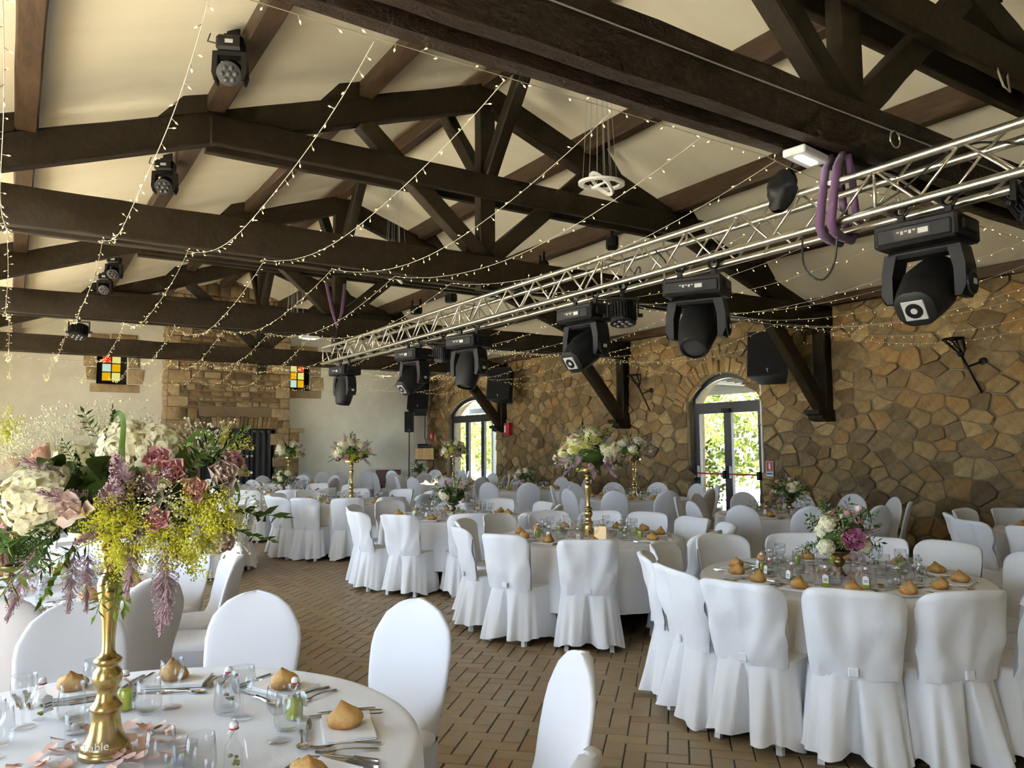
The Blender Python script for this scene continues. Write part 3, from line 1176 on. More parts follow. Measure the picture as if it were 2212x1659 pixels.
tree((20.0, 16.2, 0), 5.2, 2.3, 'pale leafy tree seen through the double glazed door beside the fire sign', 2600)
tree((22.0, 20.5, 0), 6.0, 2.6, 'taller garden tree behind the one outside the double glazed door', 2600)
tree((22.0, 14.2, 0), 5.5, 2.7, 'garden tree filling the outer pane of the double glazed door', 2200)
tree((17.0, 29.5, 0), 5.0, 2.4, 'garden tree seen through the middle pane of the far arched entrance', 2200)
tree((21.0, 34.0, 0), 5.5, 2.6, 'garden tree furthest beyond the far arched entrance', 2000)
# hedge line closing the garden
hb = MB()
for k in range(11000):
    y = rt.uniform(10, 58)
    p = Vector((25 + rt.gauss(0, 0.8), y, rt.uniform(0.2, 3.9) + rt.gauss(0, 0.3)))
    d = Vector((rt.gauss(0, 1), rt.gauss(0, 1), rt.gauss(0, 1))).normalized()
    s = d.cross(Vector((rt.gauss(0, 1), rt.gauss(0, 1), 1))).normalized()
    e = rt.uniform(0.25, 0.5)
    hb.add([p, p + d * e * 0.5 + s * e * 0.3, p + d * e, p + d * e * 0.5 - s * e * 0.3], [(0, 1, 2, 3)])
tag(ob('garden_hedge', hb, M['treeleaf']), 'tall green hedge along the far side of the garden', 'hedge', kind='stuff')

# terrace awning over the double door: pale corrugated slats on beams
aw = thing('terrace_awning', 'pale slatted awning roof outside the double glazed door', 'awning', (XR + 0.5, 10.2, 0))
M['awning'] = mat('awning_slat', (0.20, 0.195, 0.17), 0.7)
for k in range(14):
    x = 0.1 + k * 0.235
    sl = MB().box(x, x + 0.205, -5.2, 4.6, 3.02 - 0.012 * k, 3.05 - 0.012 * k)
    sl.box(x, x + 0.02, -5.2, 4.6, 2.97 - 0.012 * k, 3.03 - 0.012 * k)
    ob('slat', sl, M['awning'], aw)
for y in (-4.6, -1.9, 0.9, 3.8):
    ob('awning_beam', MB().box(0, 3.4, y, y + 0.07, 2.86, 2.97), M['awning'], aw)
for y in (-4.6, 3.8):
    ob('awning_post', MB().box(3.3, 3.38, y, y + 0.08, -0.1, 2.95), M['frame'], aw)

# porch frame of the far entrance
po = thing('entrance_porch', 'grey porch frame and lintel outside the far arched entrance', 'porch', (XR + 0.5, 18.9, 0))
M['porch'] = mat('porch_grey', (0.16, 0.17, 0.16), 0.6)
ob('porch_roof', MB().box(0.0, 0.75, -1.9, 2.4, 2.98, 3.06), M['porch'], po)
ob('porch_lintel', MB().box(0.9, 1.0, -1.9, 3.6, 2.62, 2.80), M['porch'], po)
for y in (-0.6, 1.0, 3.4):
    ob('porch_post', MB().box(0.9, 1.0, y, y + 0.10, -0.1, 2.62), M['porch'], po)
ex = thing('exit_sign', 'green and white exit sign with arrow behind the far arched fanlight', 'sign', (XR + 0.75, 18.05, 2.66))
ob('sign_plate', MB().box(-0.02, 0, -0.17, 0.17, -0.08, 0.08), M['green'], ex)
mk = MB()
flat_yz(mk, [(0.10, 0.05), (0.06, 0.05), (0.06, -0.005), (0.035, -0.005), (0.08, -0.055), (0.125, -0.005), (0.10, -0.005)], -0.024, -0.02)
mk.box(-0.024, -0.02, -0.13, -0.03, -0.055, 0.055)
ob('pictogram', mk, M['white_paint'], ex)

# planter and shell chairs on the terrace
pl = thing('planter', 'dark planter with a climbing green shrub outside the double door', 'planter', (11.95, 11.0, -0.08))
ob('pot', MB().lathe([(0.14, 0), (0.19, 0.4), (0.2, 0.42), (0.17, 0.42)], 20), M['frame'], pl, smooth=True, angle=40)
mb = MB()
for k in range(420):
    p = Vector((rt.gauss(0, 0.15), rt.gauss(0, 0.15), rt.uniform(0.4, 1.75)))
    d = Vector((rt.gauss(0, 1), rt.gauss(0, 1), rt.gauss(0, 0.7))).normalized()
    s = d.cross(Vector((rt.gauss(0, 1), 1, rt.gauss(0, 1)))).normalized()
    e = rt.uniform(0.06, 0.13)
    mb.add([p, p + d * e * 0.5 + s * e * 0.25, p + d * e, p + d * e * 0.5 - s * e * 0.25], [(0, 1, 2, 3)])
tag(ob('foliage', mb, M['leaf'], pl), kind='stuff')
M['shell'] = mat('grey_shell', (0.10, 0.12, 0.13), 0.4)


def shell_chair(loc, rz, label):
    t = thing('shell_chair', label, 'chair', loc, rz, 'moulded chairs on the terrace')
    P = []
    nu, rows = 13, [(0.22, 0.47, 0.16), (0.05, 0.44, 0.21), (-0.14, 0.45, 0.22), (-0.20, 0.53, 0.23), (-0.235, 0.68, 0.225), (-0.27, 0.82, 0.18), (-0.285, 0.87, 0.11)]
    for y, z, w in rows:
        for i in range(nu):
            s = -1 + 2 * i / (nu - 1)
            P.append((w * s, y + 0.09 * s * s * (1 if z > 0.5 else 0.2), z + 0.03 * s * s * (z < 0.5)))
    o = ob('shell', MB().grid(P, nu, len(rows)), M['shell'], t, smooth=True)
    o.modifiers.new('thick', 'SOLIDIFY').thickness = 0.014
    for sx in (-1, 1):
        for sy in (-1, 1):
            ob('leg', MB().tube([(sx * 0.1, sy * 0.1, 0.44), (sx * 0.22, sy * 0.22, 0)], 0.011, 8), M['frame'], t)


shell_chair((12.0, 9.35, -0.08), radians(150), 'blue grey moulded chair just outside the double glazed door')
shell_chair((12.7, 9.3, -0.08), radians(200), 'darker moulded chair behind the one outside the double door')
shell_chair((12.6, 10.1, -0.08), radians(120), 'moulded chair with tan back on the terrace behind the red bar')
# ================================================================ roof timbers
def wedge(mb, pts, y0, y1):
    n = len(pts)
    v = [(x, y0, z) for x, z in pts] + [(x, y1, z) for x, z in pts]
    f = [tuple(range(n)), tuple(range(2 * n - 1, n - 1, -1))] + [(i, n + i, n + (i + 1) % n, (i + 1) % n) for i in range(n)]
    return mb.add(v, f)


def rough_beam(p, q, w, h, up=(0, 0, 1), amp=0.008, seed=0, segs=None):
    """hewn timber: a chamfered bar whose faces wander a little"""
    p, q = Vector(p), Vector(q)
    d = q - p
    Ln = d.length
    d.normalize()
    s = d.cross(Vector(up))
    if s.length < 1e-4:
        s = Vector((0, 1, 0))
    s.normalize()
    t = s.cross(d)
    n = segs or max(2, int(Ln / 0.28))
    c = min(w, h) * 0.09
    sec = [(-w / 2 + c, -h / 2), (w / 2 - c, -h / 2), (w / 2, -h / 2 + c), (w / 2, h / 2 - c), (w / 2 - c, h / 2), (-w / 2 + c, h / 2), (-w / 2, h / 2 - c), (-w / 2, -h / 2 + c)]
    P = []
    for i in range(n + 1):
        o = p + d * (Ln * i / n)
        for k, (a, b) in enumerate(sec):
            ka = a + amp * noise.noise((i * 0.7 + seed, a * 20, b * 20 + seed))
            kb = b + amp * noise.noise((i * 0.7 + seed + 50, a * 20, b * 20))
            P.append(o + s * ka + t * kb)
    mb = MB().grid(P, 8, n + 1, True)
    mb.f.append(tuple(range(7, -1, -1)))
    mb.f.append(tuple(n * 8 + k for k in range(8)))
    return mb


TNAME = ['roof truss crossing nearest overhead with the rough hewn tie beam', 'roof truss second from the camera behind the ring lamp',
         'roof truss third from the camera carrying a purple sling', 'roof truss nearest the plaster end wall and chimney']
HS = RX - XL
for ti, ty in enumerate(TY):
    t = thing('roof_truss', TNAME[ti], 'roof truss', (RX, ty, 0), group='dark timber roof trusses')
    for s in (-1, 1):
        ob('tie_beam', rough_beam((-HS, s * 0.108, 3.585), (HS, s * 0.108, 3.585), 0.112, 0.33, seed=ti * 7 + s, amp=0.014), M['hewn' if ti == 0 else 'timber'], t, smooth=True, angle=40)
    ob('king_post', rough_beam((0, 0, 3.38 if ti < 2 else 3.18), (0, 0, 5.80), 0.13, 0.21, up=(1, 0, 0), seed=ti + 30, amp=0.006), M['timber'], t, smooth=True, angle=40)
    for s in (-1, 1):
        a = Vector((s * HS, 0, zr(RX + HS) - 0.155))
        b = Vector((s * 0.08, 0, zr(RX) - 0.155))
        ob('rafter', rough_beam(a, b, 0.165, 0.29, seed=ti * 3 + s + 60), M['timber'], t, smooth=True, angle=40)
        ob('collar_beam', rough_beam((-3.05, s * 0.125, 4.56), (3.45, s * 0.125, 4.56), 0.085, 0.27, seed=ti + s * 9), M['timber'], t, smooth=True, angle=40)
        ob('strut', rough_beam((s * 0.08, 0, 3.78), (s * 1.52, 0, 5.02), 0.15, 0.19, seed=ti + s * 4), M['timber'], t, smooth=True, angle=40)
        ob('ridge_brace', rough_beam((0, s * 0.10, 4.72), (0, s * 1.0, 5.86), 0.15, 0.15, seed=ti + s * 2), M['timber'], t, smooth=True, angle=40)
        ob('wall_post', rough_beam((s * (HS - 0.10), 0, 2.13), (s * (HS - 0.10), 0, 3.62), 0.22, 0.19, up=(1, 0, 0), seed=ti + s * 6), M['timber'], t, smooth=True, angle=40)
        ob('knee_brace', rough_beam((s * (HS - 0.18), 0, 2.18), (s * (HS - 1.45), 0, 3.62), 0.17, 0.22, seed=ti + s * 8), M['timber'], t, smooth=True, angle=40)
        cb = MB()
        wedge(cb, [(s * HS, 2.13), (s * (HS - 0.42), 2.13), (s * (HS - 0.42), 2.07), (s * (HS - 0.34), 2.04), (s * (HS - 0.32), 1.99), (s * (HS - 0.2), 1.95), (s * HS, 1.95)], -0.13, 0.13)
        ob('corbel', cb, M['timber'], t)
        for k, dx in enumerate((1.5, 3.0, 4.5)):
            x = s * dx
            zt = zr(RX + x)
            o = 0.085
            cl = MB()
            wedge(cl, [(x + s * o, zt - 0.345 * o), (x + s * (o + 0.42), zt - 0.345 * (o + 0.42)), (x + s * (o + 0.10), zt + 0.20), (x + s * o, zt + 0.22)], -0.10, 0.10)
            ob('purlin_cleat', cl, M['timber'], t)
PUR = [(-1.72, 'wall plate timber along the window side of the hall'), (0.0, 'lowest purlin on the window side slope'), (1.5, 'middle purlin on the window side slope carrying small spotlights'),
       (3.0, 'upper purlin on the window side slope'), (4.5, 'ridge beam along the top of the roof'), (6.0, 'upper purlin on the stone wall slope'),
       (7.5, 'middle purlin on the stone wall slope'), (9.0, 'lowest purlin on the stone wall slope'), (10.72, 'wall plate timber along the top of the stone wall')]
for k, (x, lb) in enumerate(PUR):
    z = zr(x)
    w, h = (0.17, 0.27)
    zz = z + 0.13 if k not in (0, 8) else zc(x) - 0.10
    if k in (0, 8):
        w, h = 0.12, 0.16
    if k == 4:
        zz = z + 0.1
    o = ob('purlin', rough_beam((x, YF, zz), (x, YB, zz), w, h, seed=k * 11, segs=60), M['timber2'], smooth=True, angle=40)
    tag(o, lb, 'roof timber', 'long roof timbers')

# ================================================================ aluminium lighting truss
TX, TZ, TB = 4.32, 3.08, 0.125
Y0T, Y1T = 0.3, 12.15
lt = thing('lighting_truss', 'long silver aluminium box truss hung below the roof beams', 'truss', (TX, 0, TZ))
for sx in (-1, 1):
    for sz in (-1, 1):
        mb = MB().tube([(sx * TB, Y0T, sz * TB), (sx * TB, Y1T, sz * TB)], 0.025, 16)
        for yj in (2.6, 5.1, 7.6, 10.1):
            mb.tube([(sx * TB, yj - 0.05, sz * TB), (sx * TB, yj + 0.05, sz * TB)], 0.0268, 16)
        ob('chord', mb, M['alu'], lt, smooth=True, angle=40)


def rod(p, q, r=0.0085):
    return MB().tube([p, q], r, 8)


stepb = 0.25
nb = int((Y1T - Y0T) / stepb)
diag = rod((0, 0, -TB), (0, stepb, TB)).mesh('brace')
diag.shade_smooth()
diag.materials.append(M['alu'])
for k in range(nb):
    y = Y0T + k * stepb
    fl = k % 2
    for sx in (-1, 1):
        ob('brace', diag, None, lt, (sx * TB, y, 0), (pi if fl else 0, 0, 0)) if not fl else ob('brace', diag, None, lt, (sx * TB, y + stepb, 0), (0, 0, pi))
    ob('brace', diag, None, lt, (0, y if not fl else y + stepb, TB), (0, radians(90), 0 if not fl else pi))
    if k % 2 == 0:
        ob('brace', diag, None, lt, (0, y, -TB), (0, radians(90), 0))
for yj in (Y1T - 0.02, 2.55, 5.05, 7.55, 10.05):
    fr = MB()
    c4 = [(-TB, -TB), (TB, -TB), (TB, TB), (-TB, TB)]
    for i in range(4):
        a, b = c4[i], c4[(i + 1) % 4]
        fr.tube([(a[0], yj, a[1]), (b[0], yj, b[1])], 0.009, 8)
    ob('end_frame', fr, M['alu'], lt, smooth=True)


# ================================================================ stage lights
def clamp(x, y):
    mb = MB()
    ring = [(x, y + 0.035 * sin(a * pi / 6), -0.0 + 0.035 * cos(a * pi / 6)) for a in range(12)]
    ring = [(x + 0.036 * sin(a * pi / 6), y, 0.036 * cos(a * pi / 6)) for a in range(12)]
    mb.tube(ring, 0.012, 6, True)
    mb.cbox(x - 0.02, x + 0.02, y - 0.014, y + 0.014, -0.1, -0.03, 0.004)
    mb.tube([(x + 0.03, y, 0.0), (x + 0.075, y, 0.02)], 0.007, 6)
    return mb


def moving_head(loc, rz, tilt, label):
    """local: x along the base, hung from the truss chords at z=0"""
    t = thing('moving_head_light', label, 'stage light', loc, rz, 'moving head lights under the silver truss')
    b = MB().cbox(-0.225, 0.225, -0.16, 0.16, -0.245, -0.105, 0.014)
    b.cbox(-0.20, 0.20, -0.172, 0.172, -0.23, -0.14, 0.008)
    for sx in (-1, 1):
        b.cbox(sx * 0.225 - 0.014, sx * 0.225 + 0.014, -0.09, 0.09, -0.20, -0.14, 0.006)
    base = ob('base', b, M['blackrough'], t)
    for s in (-1, 1):
        pn = MB().box(s * 0.236, s * 0.242, -0.085, 0.085, -0.205, -0.145) if False else MB().box(-0.1, 0.1, s * 0.1745, s * 0.1765, -0.215, -0.155)
        ob('control_panel', pn, M['lens'], base)
        pr = MB()
        for k in range(5):
            pr.box(-0.085 + k * 0.022, -0.07 + k * 0.022, s * 0.1768, s * 0.1772, -0.178 - 0.012 * (k % 2), -0.170)
        pr.box(0.03, 0.085, s * 0.1768, s * 0.1772, -0.2, -0.17)
        ob('panel_print', pr, M['linework'], base)
    for x in (-0.13, 0.13):
        ob('clamp', clamp(x, 0.0), M['black'], t)
    yk = MB().cbox(-0.20, 0.20, -0.075, 0.075, -0.30, -0.25, 0.02)
    for s in (-1, 1):
        prof = [(0.135 * s, -0.27), (0.205 * s, -0.27), (0.225 * s, -0.38), (0.225 * s, -0.50), (0.20 * s, -0.555), (0.165 * s, -0.555), (0.165 * s, -0.40)]
        wedge(yk, prof, -0.075, 0.075)
        yk.lathe([(0.07, 0), (0.07, 0.012), (0.05, 0.02)], 16, Matrix.Translation((s * 0.222, 0, -0.48)) @ Matrix.Rotation(radians(90 * s), 4, 'Y'))
    yoke = ob('yoke', yk, M['blackrough'], t)
    for s in (-1, 1):
        ob('badge', MB().box(s * 0.243, s * 0.2445, -0.022, 0.022, -0.495, -0.465), M['linework'], yoke)
    R = Matrix.Translation((0, 0, -0.485)) @ Matrix.Rotation(tilt, 4, 'X')
    hd = MB()
    prof = [(0.085, -0.235), (0.105, -0.225), (0.125, -0.12), (0.138, 0.0), (0.132, 0.10), (0.115, 0.19), (0.10, 0.215), (0.085, 0.215)]
    P = []
    for r_, z in prof:
        for i in range(24):
            a = 2 * pi * i / 24
            q = 1.0 if z > 0.05 else 1.0 + 0.10 * abs(sin(2 * a))
            P.append(R @ Vector((r_ * cos(a) * q, r_ * sin(a) * q, z)))
    hd.grid(P, 24, len(prof), True)
    hd.f.append(tuple(range(23, -1, -1)))
    head = ob('head', hd, M['blackrough'], yoke, smooth=True, angle=45)
    ob('lens', MB().lathe([(0.0001, 0.205), (0.05, 0.207), (0.088, 0.2)], 24, R, (False, False)), M['lens'], head, smooth=True)
    fp = MB().cbox(-0.06, 0.06, -0.06, 0.06, -0.243, -0.234, 0.003, R)
    ob('fan_plate', fp, M['fan'], head)
    fn = MB().lathe([(0.046, -0.2465), (0.046, -0.2435)], 20, R)
    ob('fan', fn, M['black'], head)
    ob('fan_hub', MB().lathe([(0.018, -0.2485), (0.018, -0.2465)], 14, R), M['fan'], head)
    vt = MB()
    for k in range(5):
        z = -0.12 + 0.03 * k
        vt.add([R @ Vector((0.02, -0.142 - 0.002, z)), R @ Vector((0.09, -0.118, z)), R @ Vector((0.09, -0.118, z + 0.012)), R @ Vector((0.02, -0.144, z + 0.012))], [(0, 1, 2, 3)])
    ob('vent', vt, M['black'], head)
    return t


ZT = TZ - TB - 0.0
MH = [(2.33, -84, -53, 'moving head light nearest the camera with pale fan plate on its tail'), (4.08, -62, 140, 'moving head light second along the truss with dark barrel tipped down'),
      (5.44, -84, -53, 'moving head light third along the truss with fan plate showing'), (7.57, -75, 165, 'moving head light fourth along the truss pointing straight down'),
      (8.99, -80, -53, 'moving head light fifth along the truss beside the round par can'), (11.47, -80, 172, 'moving head light at the far end of the truss')]
for y, rz, tilt, lb in MH:
    moving_head((TX, y, ZT), radians(rz), radians(tilt), lb)


def par_can(loc, rz, tilt, label):
    t = thing('par_can_light', label, 'stage light', loc, rz, 'round par cans under the silver truss')
    ob('clamp', clamp(0, 0), M['black'], t)
    yk = MB()
    yk.box(-0.13, 0.13, -0.02, 0.02, -0.112, -0.10)
    for s in (-1, 1):
        yk.box(s * 0.13 - 0.005, s * 0.13 + 0.005, -0.02, 0.02, -0.27, -0.10)
        yk.lathe([(0.018, 0), (0.018, 0.03), (0.012, 0.034)], 8, Matrix.Translation((s * 0.135, 0, -0.255)) @ Matrix.Rotation(radians(90 * s), 4, 'Y'))
    ob('yoke', yk, M['black'], t)
    R = Matrix.Translation((0, 0, -0.24)) @ Matrix.Rotation(tilt, 4, 'X')
    can = MB().lathe([(0.085, 0.09), (0.10, 0.08), (0.104, -0.06), (0.11, -0.075), (0.11, -0.09), (0.10, -0.092)], 28, R)
    for k in range(28):
        a = 2 * pi * k / 28
        Q = R @ Matrix.Rotation(a, 4, 'Z')
        can.box(0.10, 0.118, -0.003, 0.003, -0.055, 0.075, Q)
    body = ob('can', can, M['blackrough'], t, smooth=True, angle=35)
    ln = MB()
    for k in range(7):
        a = k * pi / 3
        r_ = 0 if k == 6 else 0.06
        ln.lathe([(0.022, -0.093), (0.02, -0.10), (0.0001, -0.104)], 10, R @ Matrix.Translation((r_ * cos(a), r_ * sin(a), 0)), (False, False))
    ob('led_lenses', ln, M['led'], body, smooth=True)


par_can((TX, 4.93, ZT), radians(-35), radians(-12), 'round black par can between the second and third moving heads')
par_can((TX, 8.19, ZT), radians(-30), radians(14), 'round black par can beside the fifth moving head')
par_can((TX + 0.05, 1.78, ZT + 0.12), radians(-25), radians(-35), 'finned black par can at the frame edge above nearest moving head')


def wash_light(loc, rz, tilt, label):
    """small seven-lens moving wash light on the purlin"""
    t = thing('wash_light', label, 'stage light', loc, rz, 'small seven lens wash lights on the purlin')
    base = ob('base', MB().cbox(-0.10, 0.10, -0.08, 0.08, -0.12, 0.0, 0.02), M['black'], t)
    ob('base_print', MB().box(-0.03, 0.03, -0.0835, -0.0815, -0.075, -0.045), M['linework'], base)
    ob('bracket', MB().box(-0.05, 0.05, -0.02, 0.09, 0.0, 0.03).box(-0.05, 0.05, 0.07, 0.09, 0.0, 0.12), M['black'], t)
    yk = MB().box(-0.105, 0.105, -0.05, 0.05, -0.16, -0.125)
    for s in (-1, 1):
        wedge(yk, [(s * 0.085, -0.13), (s * 0.125, -0.13), (s * 0.13, -0.30), (s * 0.11, -0.36), (s * 0.095, -0.36)], -0.055, 0.055)
    ob('yoke', yk, M['blackrough'], t)
    R = Matrix.Translation((0, 0, -0.27)) @ Matrix.Rotation(tilt, 4, 'X')
    hd = ob('head', MB().lathe([(0.07, -0.08), (0.085, -0.06), (0.088, 0.05), (0.092, 0.07), (0.08, 0.072)], 22, R), M['black'], t, smooth=True, angle=40)
    ln = MB()
    for k in range(7):
        a = k * pi / 3
        r_ = 0 if k == 6 else 0.05
        ln.lathe([(0.021, 0.072), (0.019, 0.082), (0.0001, 0.085)], 10, R @ Matrix.Translation((r_ * cos(a), r_ * sin(a), 0)), (False, False))
    ob('led_lenses', ln, M['led'], hd, smooth=True)
    ob('power_lead', MB().tube([(-0.08, 0, -0.05), (-0.18, 0.02, -0.02), (-0.16, 0.06, 0.1), (0.0, 0.08, 0.17)], 0.006, 6), M['cable'], t)


for y, lb in ((6.0, 'seven lens wash light on the purlin nearest the camera'), (9.05, 'seven lens wash light on the purlin just past the second truss'),
              (14.1, 'upper of the two wash lights on the purlin near the end wall'), (15.6, 'lower of the two wash lights on the purlin near the end wall')):
    wash_light((1.31, y, zr(1.5) + 0.0), radians(-25), radians(125), lb)
par_can((0.72, 12.14, 3.46), radians(-20), radians(-20), 'small par can hung under the third truss beam on the window side')
tag(ob('tennis_ball', MB().ball((0, 0, 0), 0.033, 14, 9), mat('tennis_ball_felt', (0.55, 0.62, 0.05), 0.9), None, (5.40, 16.95, 3.782), smooth=True), 'yellow tennis ball resting on the tie beam by the chimney', 'ball')

# junction boxes on the purlin
for y, lb in ((4.35, 'pale wooden junction box on the purlin at top of frame'), (9.55, 'pale wooden junction box beside the second wash light')):
    j = tag(ob('junction_box', MB().cbox(-0.04, 0.04, -0.06, 0.06, -0.05, 0.03, 0.008), M['crate'], loc=(1.37, y, zr(1.5) + 0.04)), lb, 'junction box')


# ================================================================ loudspeakers
def speaker(loc, rz, tilt, w, h, d, label, pole=None):
    t = thing('loudspeaker', label, 'loudspeaker', loc, 0)
    t.rotation_euler = (tilt, 0, rz)
    mb = MB()
    poly = [(-w / 2, -d / 2), (w / 2, -d / 2), (w * 0.32, d / 2), (-w * 0.32, d / 2)]
    mb.prism(poly, -h / 2, h / 2)
    cab = ob('cabinet', mb, M['blackrough'], t)
    ob('grille', MB().box(-w / 2 + 0.02, w / 2 - 0.02, -d / 2 - 0.012, -d / 2 - 0.001, -h / 2 + 0.02, h / 2 - 0.02), M['grille'], cab)
    lg = MB()
    z0 = -h / 2 + 0.09
    wy = 0.018
    lg.add([(-wy, -d / 2 - 0.014, z0 + 0.03), (-wy * 0.4, -d / 2 - 0.014, z0 + 0.03), (wy, -d / 2 - 0.014, z0 - 0.03), (wy * 0.4, -d / 2 - 0.014, z0 - 0.03)], [(0, 1, 2, 3)])
    lg.add([(wy * 0.4, -d / 2 - 0.0142, z0 + 0.03), (wy, -d / 2 - 0.0142, z0 + 0.03), (wy * 0.1, -d / 2 - 0.0142, z0), (-wy * 0.3, -d / 2 - 0.0142, z0)], [(0, 1, 2, 3)])
    ob('maker_mark', lg, M['linework'], cab)
    return t


s1 = speaker((10.15, 8.05, 2.98), radians(-62), radians(-12), 0.62, 0.74, 0.5, 'large black loudspeaker hung beside the double glazed door')
ob('bracket', MB().box(-0.05, 0.05, 0.2, 0.45, -0.3, -0.2).box(-0.3, 0.3, 0.22, 0.26, 0.36, 0.42), M['iron'], s1)
s2 = speaker((10.2, 16.2, 3.1), radians(-55), radians(-10), 0.6, 0.8, 0.5, 'black loudspeaker on the stone wall above the red alarm box')
ob('bracket', MB().box(-0.05, 0.05, 0.2, 0.5, -0.1, 0.1), M['iron'], s2)
s3 = speaker((10.15, 20.75, 3.05), radians(-35), radians(-22), 0.62, 0.95, 0.5, 'black loudspeaker tilted high in the far corner')
ob('bracket', MB().box(-0.05, 0.05, 0.2, 0.5, -0.1, 0.1), M['iron'], s3)
s4 = thing('loudspeaker', 'slim black loudspeaker on a tripod pole by the plaster wall', 'loudspeaker', (9.75, 20.6, 0), radians(-25))
ob('cabinet', MB().cbox(-0.14, 0.14, -0.14, 0.14, 2.02, 2.62, 0.02), M['blackrough'], s4)
ob('grille', MB().box(-0.12, 0.12, -0.152, -0.141, 2.04, 2.60), M['grille'], s4)
ob('maker_mark', MB().box(-0.012, 0.012, -0.154, -0.152, 2.07, 2.09), M['linework'], s4)
ob('pole', MB().tube([(0, 0, 0.5), (0, 0, 2.02)], 0.018, 10), M['black'], s4)
for k in range(3):
    a = k * 2 * pi / 3 + 0.4
    ob('leg', MB().tube([(0, 0, 0.85), (0.45 * cos(a), 0.45 * sin(a), 0.02)], 0.013, 8), M['black'], s4)
# cables up the corner
tag(ob('speaker_cable', MB().tube([(10.55, 21.2, 3.3), (10.2, 21.3, 3.6), (9.7, 21.49, 3.9)], 0.012, 6).tube([(10.62, 21.3, 2.8), (10.6, 21.3, 1.9), (10.62, 21.2, 1.7)], 0.014, 6), M['cable']), 'loose black cables behind the corner loudspeaker', 'cable')
cr = thing('wooden_crate', 'small slatted wooden crate on an iron stand in the far corner', 'crate', (10.25, 20.6, 1.22), radians(-30))
for k in range(5):
    for s in (-1, 1):
        ob('slat', MB().cbox(-0.26 + k * 0.104, -0.16 + k * 0.104, s * 0.16 - 0.008, s * 0.16 + 0.008, 0, 0.33, 0.004), M['crate'], cr)
for s in (-1, 1):
    ob('end_board', MB().cbox(s * 0.25 - 0.008, s * 0.25 + 0.008, -0.15, 0.15, 0, 0.33, 0.004), M['crate'], cr)
ob('base_board', MB().box(-0.25, 0.25, -0.15, 0.15, 0.0, 0.015), M['crate'], cr)
st = thing('iron_stand', 'black bent iron stand under the wooden crate', 'stand', (10.25, 20.6, 0), radians(-30))
ob('top_frame', MB().box(-0.27, 0.27, -0.16, 0.16, 1.19, 1.215), M['iron'], st)
for sx in (-1, 1):
    ob('leg', MB().tube([(sx * 0.25, 0, 1.2), (sx * 0.27, 0, 1.0), (sx * 0.05, 0, 0.8), (sx * 0.06, 0, 0.02)], 0.014, 8), M['iron'], st)
mx = thing('mixing_desk', 'low black cabinet stacked on the crate in the corner', 'cabinet', (10.25, 20.6, 1.552), radians(-30))
ob('case', MB().cbox(-0.2, 0.22, -0.13, 0.14, 0, 0.10, 0.015), M['black'], mx)
ob('lid', MB().cbox(-0.21, 0.1, -0.12, 0.13, 0.1, 0.13, 0.01), M['blackrough'], mx)


# ================================================================ wall lamps, signs, boxes
def torch(y0, z0, label):
    t = thing('torch_sconce', label, 'wall lamp', (XR - 0.03, y0, z0), group='iron torch sconces on the stone wall')
    top = Vector((-0.17, 0.17, 0.52))
    ob('stem', MB().tube([(-0.02, 0, 0), top], [0.012, 0.017], 8), M['iron'], t, smooth=True)
    ob('wall_boss', MB().lathe([(0.055, 0), (0.05, 0.02), (0.02, 0.03)], 14, Matrix.Translation((0.01, -0.02, 0.42)) @ Matrix.Rotation(radians(-90), 4, 'Y')).tube([(-0.02, -0.02, 0.42), (-0.11, 0.11, 0.36)], 0.012, 8), M['iron'], t)
    bk = MB()
    R0 = Vector((-0.22, 0.24, 0.74))
    ring = [R0 + Vector((0.13 * cos(a * pi / 3 + 0.3), 0.13 * sin(a * pi / 3 + 0.3), 0.03 * cos(a * pi / 3))) for a in range(6)]
    bk.tube(ring, 0.012, 6, True)
    for p in ring[::1]:
        bk.tube([p, top + Vector((0.055 * (p.x - R0.x) / 0.13, 0.055 * (p.y - R0.y) / 0.13, 0.05)), top], 0.010, 6)
    bk.ball(top + Vector((0, 0, 0.01)), 0.045, 10, 6)
    ob('basket', bk, M['iron'], t, smooth=True, angle=50)
    ob('glass_cup', MB().lathe([(0.03, 0), (0.06, 0.09), (0.075, 0.15)], 14, Matrix.Translation(top + Vector((-0.015, 0.02, 0.03))), (True, False)), M['glass'], t, smooth=True)


torch(5.16, 2.26, 'black iron torch sconce on the stone wall near the frame edge')
torch(11.50, 2.28, 'black iron torch sconce between the double door and the third truss')

sg = thing('fire_extinguisher_sign', 'red and white fire extinguisher sign with blue strip by the double door', 'sign', (XR - 0.05, 8.615, 1.195))
ob('plate', MB().box(-0.004, 0.004, -0.07, 0.07, -0.125, 0.125), M['white_paint'], sg)
ob('red_field', MB().box(-0.006, -0.0045, -0.062, 0.062, -0.055, 0.118), M['red'], sg)
ob('blue_strip', MB().box(-0.006, -0.0045, -0.062, 0.062, -0.105, -0.07), M['blue'], sg)
pc = MB()
flat_yz(pc, [(-0.018, -0.01), (0.018, -0.01), (0.018, 0.065), (0.008, 0.08), (0.008, 0.09), (0.02, 0.098), (-0.02, 0.098), (-0.008, 0.09), (-0.008, 0.08), (-0.018, 0.065)], -0.008, -0.0065)
pc.box(-0.008, -0.0065, -0.045, 0.02, -0.04, -0.033)
ob('pictogram', pc, M['white_paint'], sg)
cd = tag(ob('conduit', MB().box(XR - 0.055, XR - 0.012, 8.745, 8.775, 1.12, 2.66), M['white_paint']), 'white cable conduit beside the double glazed door', 'conduit')
al = thing('alarm_box', 'red fire alarm box on the stone wall past the far door', 'alarm box', (XR - 0.10, 16.75, 2.03))
ob('housing', MB().cbox(-0.05, 0.10, -0.11, 0.11, -0.16, 0.16, 0.015), M['redbox'], al)
